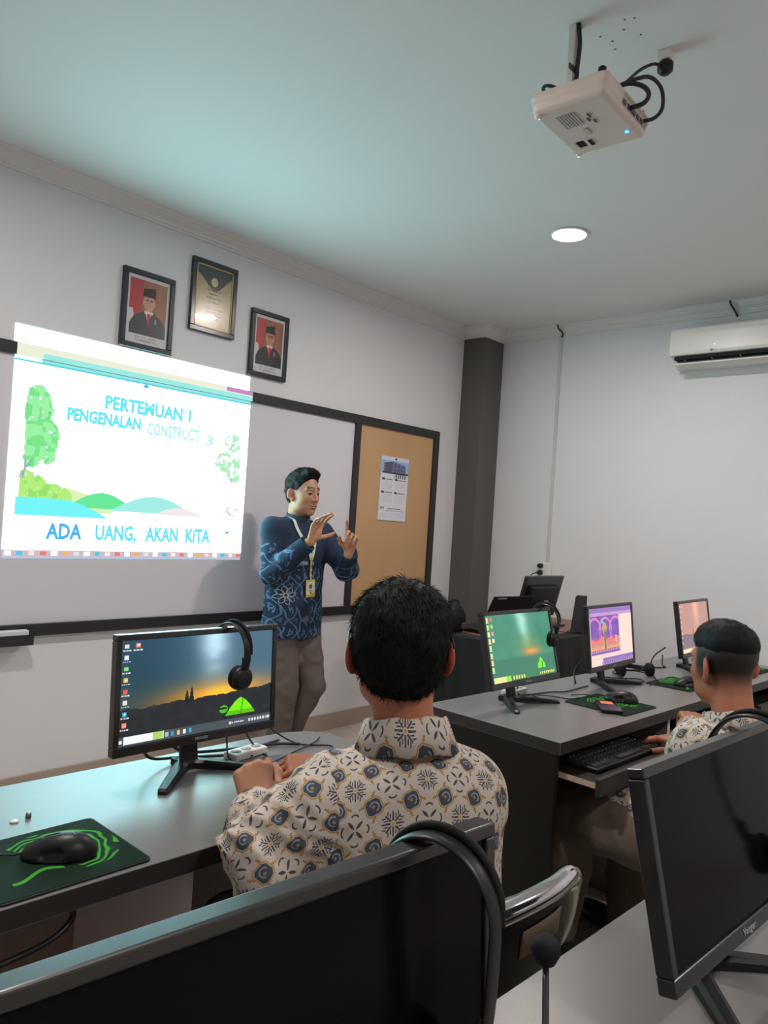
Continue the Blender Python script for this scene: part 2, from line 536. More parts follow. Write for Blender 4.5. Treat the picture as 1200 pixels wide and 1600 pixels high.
M_skirt = pbr('skirting_tile', (0.40, 0.31, 0.26), 0.35, var=0.04, scale=6)
struct(MB().b2((XL, Y_FRONT-0.012, 0), (4.65, Y_FRONT, 0.105), bev=0.003).build('baseboard_front', M_skirt))
struct(MB().b2((X_RIGHT-0.012, YB, 0), (X_RIGHT, 3.26, 0.105), bev=0.003).build('baseboard_right', M_skirt))

# ------------------------------------------------------------------ ceiling lamps
M_lamp = emit('lamp_diffuser', LAMP_COLOR, LAMP_STRENGTH)
for i, (x, y) in enumerate(LAMPS):
    t = thing('ceiling_lamp', ['round white recessed ceiling lamp glowing beyond the projector', 'round recessed ceiling lamp above the left desk', 'round recessed ceiling lamp behind the camera near the right wall', 'round recessed ceiling lamp behind the camera near the left side', 'round recessed ceiling lamp by the back wall', 'round recessed ceiling lamp by the left wall'][i], 'ceiling lamp', (x, y, Z_CEIL), group='recessed ceiling lamps')
    MB().lathe([(0.078, -0.001), (0.095, -0.002), (0.097, -0.006), (0.088, -0.010), (0.080, -0.009), (0.078, -0.001)], seg=40).build('lamp_ring', M_white_pl, t)
    MB().lathe([(0.0, -0.0045), (0.079, -0.004), (0.079, -0.0015), (0, -0.0015)], seg=40).build('lamp_diffuser', M_lamp, t)

# ------------------------------------------------------------------ board: whiteboard and pinboard in one dark frame
t = thing('classroom_board', 'wide white writing board with tan pinboard side panel in black frame', 'whiteboard', (2.4, Y_FRONT, 0.735))
def bx(x0, x1, z0, z1, y0, y1): return (x0-2.4, y0-Y_FRONT, z0-0.735), (x1-2.4, y1-Y_FRONT, z1-0.735)
X0B = 0.62
mb = MB()
mb.b2(*bx(X0B, 4.38, 1.975, 2.03, Y_FRONT-0.035, Y_FRONT-0.001), bev=0.003)
mb.b2(*bx(X0B, 4.38, 0.735, 0.79, Y_FRONT-0.035, Y_FRONT-0.001), bev=0.003)
mb.b2(*bx(X0B, X0B+0.055, 0.79, 1.975, Y_FRONT-0.035, Y_FRONT-0.001))
mb.b2(*bx(4.325, 4.38, 0.79, 1.975, Y_FRONT-0.035, Y_FRONT-0.001), bev=0.003)
mb.b2(*bx(3.503, 3.553, 0.79, 1.975, Y_FRONT-0.035, Y_FRONT-0.001), bev=0.003)
mb.build('frame', M_frame, t)
MB().b2(*bx(X0B+0.05, 3.505, 0.785, 1.98, Y_FRONT-0.018, Y_FRONT-0.002)).build('whiteboard', pbr('whiteboard_enamel', (0.68, 0.65, 0.70), 0.28, var=0.01, scale=2), t)
MB().b2(*bx(3.55, 4.33, 0.785, 1.98, Y_FRONT-0.018, Y_FRONT-0.002)).build('pinboard', pbr('pinboard_veneer', (0.56, 0.335, 0.165), 0.45, var=0.06, scale=3, stretch=(1.2, 1, 0.35)), t)
mb = MB(); mb.b2(*bx(0.75, 1.50, 0.705, 0.738, Y_FRONT-0.09, Y_FRONT-0.001), bev=0.004); mb.b2(*bx(0.75, 1.50, 0.738, 0.752, Y_FRONT-0.09, Y_FRONT-0.084))
mb.build('marker_tray', M_frame, t)
o = MB().b2((-0.05, -0.018, 0), (0.16, 0.018, 0.033), bev=0.004).build('board_eraser', pbr('eraser_white', (0.72, 0.70, 0.74), 0.5)); o.location = (1.32, Y_FRONT-0.062, 0.7385)
tag(o, 'pale eraser block resting on the marker tray of the whiteboard', 'board eraser')

# ------------------------------------------------------------------ projected picture: glowing sheets in place of projector light, the projector casts none
M_slide = attr_mat('slide_glow_sheet', 0.6, emission=PROJ_GAIN)
PX0, PX1, PZ0, PZ1 = 1.362, 2.652, 1.083, 2.116
def ell(U, V, cx, cy, rx, ry): return ((U-cx)/rx)**2+((V-cy)/ry)**2 < 1
def nz2(U, V, f, seed=0):
    return vnoise(np.stack([U, V, np.full_like(U, seed+0.5)/f], -1), f)
def slide(u, v):
    X = PX0+u*(PX1-PX0); Zz = PZ0+v*(PZ1-PZ0)
    c = np.full((len(u), 3), 255.0); c[:, 0] = 246; c[:, 1] = 252
    c[X > 2.35] = (255, 250, 246)
    n = nz2(X, Zz, 70); n2 = nz2(X, Zz, 45, 3); X0_, Z0_ = X, Zz
    def put(m, col): c[m] = col
    hill = (Zz < 1.355+0.075*np.clip(1-((X-1.42)/0.42)**2, 0, 1)) & (Zz > 1.30) & (X > 1.415) & (X < 1.86)
    put(hill, (215, 243, 178))
    bush = (ell(X, Zz, 1.46, 1.385, 0.09, 0.085) | ell(X, Zz, 1.56, 1.365, 0.10, 0.06) | (ell(X, Zz, 1.44, 1.42, 0.05, 0.06))) & (X > 1.415) & (n > -0.55)
    put(bush, (176, 236, 120))
    put(bush & (n2 > 0.2), (150, 225, 105))
    h1 = (Zz < 1.325+0.075*np.cos(np.clip((X-1.81)/0.17, -1, 1)*PI/2)) & (Zz > 1.325) & (abs(X-1.81) < 0.17); put(h1, (96, 232, 150))
    h2 = (Zz < 1.315+0.085*np.cos(np.clip((X-2.09)/0.24, -1, 1)*PI/2)) & (Zz > 1.315) & (abs(X-2.09) < 0.24); put(h2, (160, 236, 230))
    h3 = (Zz < 1.31+0.04*np.cos(np.clip((X-2.24)/0.15, -1, 1)*PI/2)) & (Zz > 1.31) & (abs(X-2.24) < 0.15); put(h3, (240, 232, 232))
    wat = (Zz < 1.355-0.10*np.clip((X-1.62)/0.27, 0, 1)**1.5) & (Zz > 1.275) & (X > 1.405) & (X < 1.90); put(wat, (110, 244, 250))
    X, Zz = X0_+0.012*n2, Z0_+0.012*n
    tree = (ell(X, Zz, 1.475, 1.74, 0.07, 0.12) | ell(X, Zz, 1.50, 1.63, 0.085, 0.10) | ell(X, Zz, 1.455, 1.56, 0.055, 0.07) | ell(X, Zz, 1.535, 1.56, 0.035, 0.05)) & (X > 1.425) & (n > -0.6)
    put(tree, (150, 240, 160)); put(tree & (n2 > 0.1), (118, 226, 134)); put(tree & (n > 0.75), (70, 170, 110))
    X, Zz = X0_, Z0_
    trunk = ((abs(X-1.432-0.10*(Zz-1.46)) < 0.004) | (abs(X-1.434-0.6*(Zz-1.475)) < 0.004)) & (Zz > 1.44) & (Zz < 1.53); put(trunk, (150, 170, 190))
    X, Zz = X0_+0.014*n2, Z0_+0.014*n
    rt = (ell(X, Zz, 2.56, 1.73, 0.06, 0.05) | ell(X, Zz, 2.53, 1.62, 0.085, 0.06) | ell(X, Zz, 2.58, 1.56, 0.06, 0.05)) & (n > -0.1) & (X < 2.61); put(rt, (176, 236, 190))
    X, Zz = X0_, Z0_
    rtr = (abs(X-2.555) < 0.003) & (Zz > 1.44) & (Zz < 1.53); put(rtr, (190, 190, 190))
    rb = ell(X, Zz, 2.57, 1.33, 0.06, 0.05) & (n > 0.1); put(rb, (190, 232, 195))
    lad = (abs(abs(X-2.50-0.3*(Zz-1.36))-0.02) < 0.003) & (Zz > 1.33) & (Zz < 1.42); put(lad, (240, 214, 190))
    # browser bar above the slide: pale green then cyan towards the lower edge
    put(Zz > 1.975, (232, 238, 214)); put(Zz > 2.03, (255, 255, 255))
    gr = (Zz <= 2.0) & (Zz > 1.955) & (X > 1.48); put(gr, (150, 232, 226))
    put((Zz <= 1.964) & (Zz > 1.953), (60, 205, 226))
    put((Zz > 2.004) & (Zz < 2.032) & (X > 2.475), (196, 130, 196))
    # task bar
    tb = Zz < 1.122; put(tb, (206, 186, 196))
    k = ((X-PX0-0.012) % 0.052); ic = tb & (k < 0.026) & (Zz > 1.098) & (Zz < 1.117); idx = ((X-PX0)/0.052).astype(int) % 7
    pal = np.array([(250, 250, 250), (60, 200, 235), (250, 240, 225), (235, 120, 110), (245, 245, 250), (250, 175, 90), (230, 225, 235)], float)
    c[ic] = pal[idx[ic]]; put(tb & (Zz < 1.090), (170, 205, 235))
    return c
t = thing('projected_slide', 'projected slide as glowing sheets with cyan lettering, trees and hills on the whiteboard', 'projection', ((PX0+PX1)/2, Y_FRONT, (PZ0+PZ1)/2))
# three glowing strips standing in for the beam, on wall, board frame and whiteboard
def hdr_white(o):
    # white areas of the glowing sheets emit far more than the coloured ones
    a = o.data.color_attributes['Col']; c = np.zeros(len(a.data)*4); a.data.foreach_get('color', c); c = c.reshape(-1, 4)
    m = c[:, :3].min(1) > 0.88
    c[m, :3] *= np.array(PROJ_WHITE); a.data.foreach_set('color', c.ravel()); return o
def strip(name, z0, z1, yy, ny):
    h = z1-z0
    def f(u, v): return slide(u, ((z0-PZ0)+v*h)/(PZ1-PZ0))
    return hdr_white(picture(name, PX1-PX0, h, 430, ny, f, M_slide, t, (0, yy-Y_FRONT, (z0+z1)/2-(PZ0+PZ1)/2)))
strip('glow_sheet_wall', 2.0305, PZ1, Y_FRONT-0.0012, 8)
strip('glow_sheet_frame', 1.9745, 2.0305, Y_FRONT-0.0362, 20)
strip('glow_sheet_board', PZ0, 1.9745, Y_FRONT-0.0192, 300)
M_cy = emit('slide_cyan', lin(96, 226, 244), 1.0); M_cy2 = emit('slide_pale', lin(165, 236, 244), 1.0); M_cy3 = emit('slide_blue', lin(70, 175, 235), 1.0)
def slide_text(body, x0, x1, z, size, m, off=0.0042):
    o = text_mesh('slide_lettering', body, size, m, t, (0, 0, 0), (PI/2, 0, 0), 0.0008, off)
    wd = o.dimensions.x if o.dimensions.x > 0 else 1
    xs = [v.co.x for v in o.data.vertices]; wd = max(xs)-min(xs); mid = (max(xs)+min(xs))/2; f = (x1-x0)/wd
    for v in o.data.vertices: v.co.x = (v.co.x-mid)*f
    o.location = ((x0+x1)/2-(PX0+PX1)/2, -0.0204, z-(PZ0+PZ1)/2)
slide_text('PERTEMUAN 1', 1.79, 2.27, 1.832, 0.088, M_cy)
slide_text('PENGENALAN', 1.61, 1.985, 1.750, 0.078, M_cy)
slide_text('CONSTRUCT', 2.02, 2.33, 1.735, 0.085, M_cy2, 0.003)
slide_text('3', 2.37, 2.42, 1.72, 0.085, M_cy2, 0.001)
slide_text('ADA', 1.548, 1.72, 1.205, 0.098, M_cy3)
slide_text('UANG,', 1.785, 2.0, 1.205, 0.098, M_cy)
slide_text('AKAN', 2.05, 2.24, 1.205, 0.098, M_cy)
slide_text('KiTA', 2.285, 2.44, 1.205, 0.098, M_cy)
for cx, cz, s in ((2.0, 1.945, 0.022), (2.55, 1.232, 0.018)):
    MB().prism([(cx-(PX0+PX1)/2-s, cz-(PZ0+PZ1)/2), (cx-(PX0+PX1)/2, cz-(PZ0+PZ1)/2-s*0.5), (cx-(PX0+PX1)/2+s, cz-(PZ0+PZ1)/2), (cx-(PX0+PX1)/2, cz-(PZ0+PZ1)/2+s*0.5)], 0.0008, 'y', (0, -0.0204, 0)).build('slide_marker', emit('slide_marker', lin(90, 160, 240), 1.0), t)

# ------------------------------------------------------------------ framed pictures
def portrait(v_hat, coat, face, hair_grey, bgr):
    def f(u, v):
        c = np.zeros((len(u), 3)); c[:] = (200, 198, 202)
        inner = (u > 0.07) & (u < 0.93) & (v > 0.145) & (v < 0.945)
        n = nz2(u, v, 9)
        c[inner] = np.array([150, 98, 74])+(n[inner]*10)[:, None]
        c[inner & (u < 0.34+0.1*(v-0.5))] = (176, 58, 58)
        c[inner & (u < 0.16+0.02*np.sin(v*20)) & (v < 0.5)] = (205, 198, 198)
        def put(m, col): c[m & inner] = col
        cx = 0.52
        body = (v < 0.52-0.9*np.abs(u-cx)**1.6) & (abs(u-cx) < 0.43) | ell(u, v, cx, 0.25, 0.42, 0.235); put(body, coat)
        put(ell(u, v, cx, 0.50, 0.075, 0.09), face)
        put((abs(u-cx) < 0.105-(0.50-v)*0.32) & (v < 0.50) & (v > 0.19), (214, 210, 214))
        put((abs(u-cx-0.005) < 0.034+(0.5-v)*0.06) & (v < 0.47) & (v > 0.145), (190, 44, 58))
        put((abs(u-cx) > 0.075-(0.50-v)*0.33) & (abs(u-cx) < 0.15) & (v < 0.46), coat)
        put(ell(u, v, cx, 0.635, 0.125, 0.135), face)
        put(ell(u, v, cx-0.127, 0.63, 0.02, 0.04) | ell(u, v, cx+0.127, 0.63, 0.02, 0.04), face)
        put(ell(u, v, cx, 0.60, 0.06, 0.02) & (v < 0.595), tuple(int(q*0.72) for q in face))
        put((abs(v-0.665) < 0.012) & (abs(abs(u-cx)-0.05) < 0.028), (70, 48, 42))
        put((abs(u-cx) < 0.016) & (v > 0.615) & (v < 0.66), tuple(int(q*0.85) for q in face))
        if hair_grey: put((abs(abs(u-cx)-0.05) < 0.042) & (abs(v-0.652) < 0.026) & ~((abs(abs(u-cx)-0.05) < 0.032) & (abs(v-0.652) < 0.018)), (60, 50, 50))
        put((v > 0.705) & (v < 0.84+0.02*np.sin((u-cx)*8)) & (abs(u-cx) < 0.155-0.12*(v-0.705)), v_hat)
        put((abs(u-cx-0.17) < 0.018) & (abs(v-0.37) < 0.035), (150, 130, 120))
        tx = (v < 0.115) & (v > 0.045) & (abs(u-0.5) < 0.27) & ((v > 0.088) | (v < 0.072)); c[tx & (nz2(u, v, 60) > -0.1)] = (150, 148, 152)
        return c
    return f
def certificate(u, v):
    n = nz2(u, v, 5)
    g = np.clip((v-0.5)*1.2, 0, 1)[:, None]
    c = np.array([186, 160, 112])*(1-g)+np.array([140, 126, 100])*g
    d = (v > 0.66+0.22*(abs(u-0.5)*2)**2+0.04*np.sin(u*9)); c[d] = (52, 50, 54)
    c[ell(u, v, 0.5, 0.76, 0.09, 0.07)] = (196, 178, 128)
    for zz, wd in ((0.62, 0.18), (0.56, 0.12), (0.50, 0.2), (0.44, 0.14), (0.33, 0.22), (0.28, 0.2), (0.23, 0.22), (0.18, 0.12)):
        m = (abs(v-zz) < 0.014) & (abs(u-0.5) < wd) & (nz2(u, v, 45) > -0.25); c[m] = (96, 84, 66)
    e = (u < 0.035) | (u > 0.965) | (v < 0.025) | (v > 0.975); c[e] = (206, 186, 140)
    return c
M_pic = attr_mat('framed_print', 0.35, coat=0.0)
M_glass_pic = attr_mat('glazed_print', 0.22, coat=0.6)
def framed(label, xc, zc, w_, h_, fn, mat, fm):
    t = thing('picture_frame', label, 'picture', (xc, Y_FRONT-0.001, zc), group='framed pictures above the whiteboard')
    fw = 0.026; mb = MB()
    for (a, b, c_, d) in ((-w_/2, w_/2, h_/2-fw, h_/2), (-w_/2, w_/2, -h_/2, -h_/2+fw), (-w_/2, -w_/2+fw, -h_/2+fw, h_/2-fw), (w_/2-fw, w_/2, -h_/2+fw, h_/2-fw)):
        mb.b2((a, -0.022, c_), (b, 0, d), bev=0.003)
    mb.build('frame', fm, t)
    if fn is certificate:
        mb = MB(); g = fw
        for (a, b, c_, d) in ((-w_/2+g, w_/2-g, h_/2-g-0.006, h_/2-g), (-w_/2+g, w_/2-g, -h_/2+g, -h_/2+g+0.006), (-w_/2+g, -w_/2+g+0.006, -h_/2+g, h_/2-g), (w_/2-g-0.006, w_/2-g, -h_/2+g, h_/2-g)):
            mb.b2((a, -0.017, c_), (b, -0.004, d))
        mb.build('gold_fillet', pbr('gold_fillet', (0.55, 0.42, 0.20), 0.35), t)
    picture('print', w_-2*fw+0.004, h_-2*fw+0.004, 90, 120, fn, mat, t, (0, -0.012, 0))
M_pf = pbr('frame_black', (0.013, 0.016, 0.022), 0.35, var=0.06)
M_pf2 = pbr('frame_dark_gloss', (0.03, 0.027, 0.035), 0.22, var=0.06)
framed('black framed portrait of person in black cap and red tie, nearest the projected slide', 1.985, 2.318, 0.285, 0.388, portrait((26, 26, 28), (62, 62, 68), (196, 146, 122), False, 0), M_pic, M_pf)
framed('dark framed golden certificate hanging highest between the two portraits', 2.367, 2.483, 0.287, 0.385, certificate, M_glass_pic, M_pf2)
framed('black framed portrait of person in cap and spectacles, nearest the wooden pinboard', 2.762, 2.316, 0.272, 0.378, portrait((24, 28, 28), (50, 46, 52), (190, 134, 104), True, 0), M_pic, M_pf)

# ------------------------------------------------------------------ calendar
def cal(u, v):
    c = np.zeros((len(u), 3)); c[:] = (222, 222, 230); n = nz2(u, v, 40)
    c[v > 0.74] = (150, 186, 222); c[v > 0.94] = (205, 216, 236)
    b = (v > 0.76) & (v < 0.93-0.10*abs(u-0.42)) & (u > 0.09) & (u < 0.88); c[b] = (118, 118, 150)
    c[b & (np.sin(u*52) > 0.1) & (np.sin(v*120) > 0.1)] = (70, 72, 104)
    c[b & (u < 0.36) & (u > 0.18)] = (88, 84, 112)
    c[(v > 0.735) & (v < 0.765) & (u > 0.05)] = (60, 62, 74); c[(v > 0.67) & (v <= 0.735) & (u > 0.50) & (u < 0.92) & (np.sin(u*80) > -0.3)] = (92, 92, 108)
    for zz in (0.625, 0.42):
        for x0 in (0.05, 0.52):
            c[(abs(v-zz-0.02) < 0.018) & (u > x0) & (u < x0+0.10)] = (70, 70, 78)
            c[(abs(v-zz-0.02) < 0.008) & (u > x0+0.12) & (u < x0+0.40) & (n > -0.3)] = (120, 120, 130)
            for r in range(1, 6):
                c[(abs(v-zz+0.026*r) < 0.006) & (u > x0+0.02) & (u < x0+0.40) & (np.sin(u*115) > 0.35)] = (188, 190, 200)
    c[(abs(v-0.19) < 0.02) & (u > 0.05) & (u < 0.22) & (n > 0)] = (120, 120, 132)
    c[(abs(v-0.185) < 0.008) & (u > 0.3) & (u < 0.8) & (n > -0.3)] = (130, 130, 142); c[(abs(v-0.155) < 0.006) & (u > 0.25) & (u < 0.9) & (n > -0.3)] = (150, 150, 160)
    for r in range(4): c[(abs(v-0.11+0.022*r) < 0.005) & (u > 0.06) & (u < 0.92) & (np.sin(u*90+r) > 0.1)] = (186, 186, 196)
    return c
t = thing('wall_calendar', 'white wall calendar with blue building photo pinned on the tan pinboard', 'calendar', (3.915, Y_FRONT-0.019, 1.575), rot=(0, math.radians(0.5), 0))
MB().b2((-0.143, -0.005, -0.218), (0.143, 0.0, 0.218)).build('pages', pbr('paper', (0.72, 0.72, 0.76), 0.6), t)
picture('calendar_sheet', 0.284, 0.434, 110, 170, cal, attr_mat('printed_paper', 0.55), t, (0, -0.0062, 0))
MB().lathe([(0.0, 0.010), (0.005, 0.009), (0.006, 0.0)], (0, 0, 0), 12, rotm(PI/2)).build('pin', M_black, t, (0, -0.006, 0.205))

# ------------------------------------------------------------------ air conditioner
t = thing('air_conditioner', 'white wall-mounted air conditioner with open flap under the cornice', 'air conditioner', (X_RIGHT, 1.47, 2.44))
L = 0.84
pr = [(-0.001, 0.24), (-0.17, 0.24), (-0.192, 0.225), (-0.200, 0.19), (-0.202, 0.08), (-0.196, 0.062), (-0.150, 0.055), (-0.07, 0.0), (-0.001, 0.0)]
MB().prism([(a, b) for a, b in pr], L, 'y').build('casing', M_white_pl, t, bevel=0.006)
MB().b2((-0.188, -L/2+0.03, 0.036), (-0.09, L/2-0.03, 0.055)).build('air_slot', M_black2, t)
R = rotm(0, math.radians(-14), 0)
MB().box((-0.150, 0, 0.018), (0.085, L-0.05, 0.010), R, bev=0.003).build('flap', M_white_pl, t)
for k in range(5): MB().box((-0.165, -0.33+k*0.165, 0.040), (0.03, 0.004, 0.02)).build('louvre', pbr('louvre_grey', (0.4, 0.37, 0.36), 0.4), t)
text_mesh('logo', 'LG', 0.018, M_grey_text, t, (-0.2025, 0.14, 0.078), (PI/2, 0, -PI/2), 0.0008)
MB().lathe([(0.007, 0), (0.0075, 0.0006), (0, 0.0006)], (-0.2018, 0.160, 0.078), 16, rotm(0, -PI/2, 0)).build('logo_disc', pbr('logo_disc', (0.28, 0.2, 0.2), 0.5), t)
MB().box((-0.2025, 0.145, 0.112), (0.002, 0.010, 0.006)).build('power_light', emit('ac_led', lin(225, 250, 190), 1.3), t)
for ya, nm in ((2.70, 0), (1.58, 1)):
    o = cable('cornice_cable', [(0, 0, 0), (-0.004, -0.012, -0.03), (0.045, -0.020, -0.055), (0.070, -0.03 if nm else 0.0, -0.085 if nm else -0.075)], 0.006, M_cable)
    o.location = (4.820, ya+(0.06 if nm == 0 else 0), 2.84)
    tag(o, 'short black cable crossing the cornice ' + ('above the air conditioner' if nm else 'above the white cable conduit'), 'cable')
o = MB().b2((-0.014, -0.011, 0), (0, 0.011, 1.645)).build('cable_conduit', pbr('conduit_grey', (0.60, 0.57, 0.56), 0.4)); o.location = (X_RIGHT, 2.765, 1.125)
tag(o, 'thin white cable conduit running down the wall to the socket', 'conduit')
t = thing('wall_socket', 'white double wall socket with two black plugs under the conduit', 'socket', (X_RIGHT, 2.78, 1.06))
MB().b2((-0.035, -0.05, -0.065), (0, 0.05, 0.065), bev=0.006).build('socket_box', M_white_pl, t)
for dz in (0.045, -0.005):
    MB().lathe([(0.017, 0), (0.019, 0.02), (0.012, 0.04), (0.006, 0.055)], (-0.035, 0.018, dz), 14, rotm(0, -PI/2, 0)).build('plug', M_black, t)
cable('plug_cable', [(-0.085, 0.018, -0.005), (-0.12, 0.04, -0.02), (-0.14, 0.06, -0.08), (-0.15, 0.04, -0.20)], 0.004, M_cable, t)
# ------------------------------------------------------------------ laminate desks
M_lam = pbr('grey_laminate', (0.180, 0.172, 0.172), 0.34, var=0.03, scale=60, bump=0.02)
M_edge = pbr('laminate_edge', (0.038, 0.033, 0.032), 0.45, var=0.05, scale=40, spec=0.3)
M_side = pbr('dark_board', (0.015, 0.0115, 0.010), 0.5, var=0.08, scale=12, spec=0.22)
M_divw = pbr('white_board', (0.78, 0.68, 0.68), 0.5, var=0.02)
M_brownb = pbr('brown_backing', (0.34, 0.26, 0.22), 0.6, var=0.05, scale=8)
M_raw = pbr('raw_edge_wood', (0.55, 0.42, 0.32), 0.6, var=0.08)

def desk(label, loc, rz, length, depth, dividers, trays, div_mat, rnd=None, back=True, side_l=True):
    """row desk: local x along the row from its near-left corner, y away from the sitter"""
    t = thing('computer_desk', label, 'desk', loc, (0, 0, rz), group='rows of grey computer desks')
    TH = 0.036; zt = 0.75; c = 0.05
    poly = [(0, 0), (length, 0), (length, depth), (0, depth)]
    if rnd == 'right':
        poly = [(0, 0), (length-0.015, 0), (length, 0.02), (length, depth-0.10), (length-0.015, depth-0.06), (length-0.05, depth-0.025), (length-0.11, depth-0.003), (length-0.2, depth), (0, depth)]
    mb = MB(); vs = [(x, y, zt) for x, y in poly]+[(x, y, zt-TH) for x, y in poly]; n = len(poly)
    mb.add(vs, [tuple(range(n))]); mb.add(vs, [tuple(range(2*n-1, n-1, -1))]+[(i, i+n, (i+1) % n+n, (i+1) % n) for i in range(n)], mi=1)
    mb.build('desk_top', [M_lam, M_edge], t, bevel=0.0015)
    if side_l: MB().b2((0.0, 0.012, 0), (0.018, depth-0.02, zt-TH-0.0005)).build('side_panel', M_side, t)
    MB().b2((length-0.03, 0.03, 0), (length-0.012, depth-0.11 if rnd else depth-0.02, zt-TH-0.0005)).build('side_panel', M_side, t)
    if back: MB().b2((0.02, depth-0.05, 0.02), (length-0.032, depth-0.035, zt-TH-0.0005)).build('back_panel', M_brownb, t)
    for x in dividers:
        MB().b2((x-0.009, 0.03, 0), (x+0.009, depth-0.052, zt-TH-0.0005), mi=0).build('divider_panel', div_mat, t)
        MB().b2((x-0.009, 0.0285, 0), (x+0.009, 0.0298, zt-TH-0.0005)).build('divider_edge', M_divw, t)
    for x0, x1, out in trays:
        mb = MB(); mb.b2((x0, -out, 0.642), (x1, 0.30-out, 0.658)); tr = mb.build('keyboard_tray', M_raw, t)
        MB().b2((x0-0.004, -out-0.017, 0.622), (x1+0.004, -out-0.0005, 0.672), bev=0.002).build('tray_front', M_edge, tr)
        MB().b2((x0+0.002, -out+0.001, 0.6582), (x1-0.002, 0.298-out, 0.6592)).build('tray_top', M_side, tr)
    return t
desk('grey laminate computer desk carrying the monitor with the sunset wallpaper and headset', (-0.35, 1.165, 0), -0.045, 1.848, 0.50, [0.475, 1.165], [(-0.22, 0.44, 0.20)], M_divw, 'right', back=True)
desk('long grey laminate computer desk with three lit monitors and keyboard trays', (1.987, 1.045, 0), -0.05, 2.16, 0.52, [0.785, 1.50], [(0.03, 0.60, 0.10), (0.81, 1.45, 0.07), (1.52, 2.1, 0.03)], M_lam)
desk('nearest grey laminate desk carrying the two switched-off monitors', (-0.55, 0.055, 0), -0.05, 3.6, 0.53, [0.7, 1.4, 2.1, 2.8], [], M_lam)

# ------------------------------------------------------------------ teacher's desk
t = thing('teacher_desk', 'black draped desk with reddish wooden top in the far corner by the wall', 'desk', (3.42, 2.10, 0))
MB().b2((0, 0, 0.725), (1.42, 0.60, 0.75), bev=0.003).build('desk_top', M_wood, t)
n = 60; vs = []; fs = []
def cloth_pts(z, amp):
    o = []
    per = [(x, -0.012) for x in np.linspace(-0.012, 1.43, 76)]
    per = [(-0.012, y) for y in np.linspace(0.61, -0.012, 34)][:-1]+per
    for k_, (x, y) in enumerate(per):
        d = amp*math.sin(k_*0.9)+amp*0.6*math.sin(k_*0.37+1)
        if x <= -0.0119: o.append((x-abs(d), y, z))
        else: o.append((x, y-abs(d), z))
    return o
rows = [(0.7525, 0), (0.745, 0.001), (0.6, 0.006), (0.4, 0.010), (0.2, 0.013), (0.06, 0.015)]
R_ = [cloth_pts(z, a) for z, a in rows]; k = len(R_[0])
R_.insert(0, [(max(x, 0.0)+0.10*(x <= -0.0119), max(y, 0.0)+0.10*(x > -0.0119), 0.7535) for x, y, z in R_[0]])
vs = [p for r_ in R_ for p in r_]; fs = [(i*k+a, i*k+a+1, (i+1)*k+a+1, (i+1)*k+a) for i in range(len(R_)-1) for a in range(k-1)]
mb = MB().add(vs, fs, True); o = mb.build('table_cloth', pbr('black_cloth', (0.010, 0.011, 0.012), 0.8), t)
md = o.modifiers.new('thick', 'SOLIDIFY'); md.thickness = 0.0015
for x in (0.05, 1.37):
    for y in (0.05, 0.55): MB().b2((x-0.02, y-0.02, 0), (x+0.02, y+0.02, 0.7245)).build('leg', M_side, t)

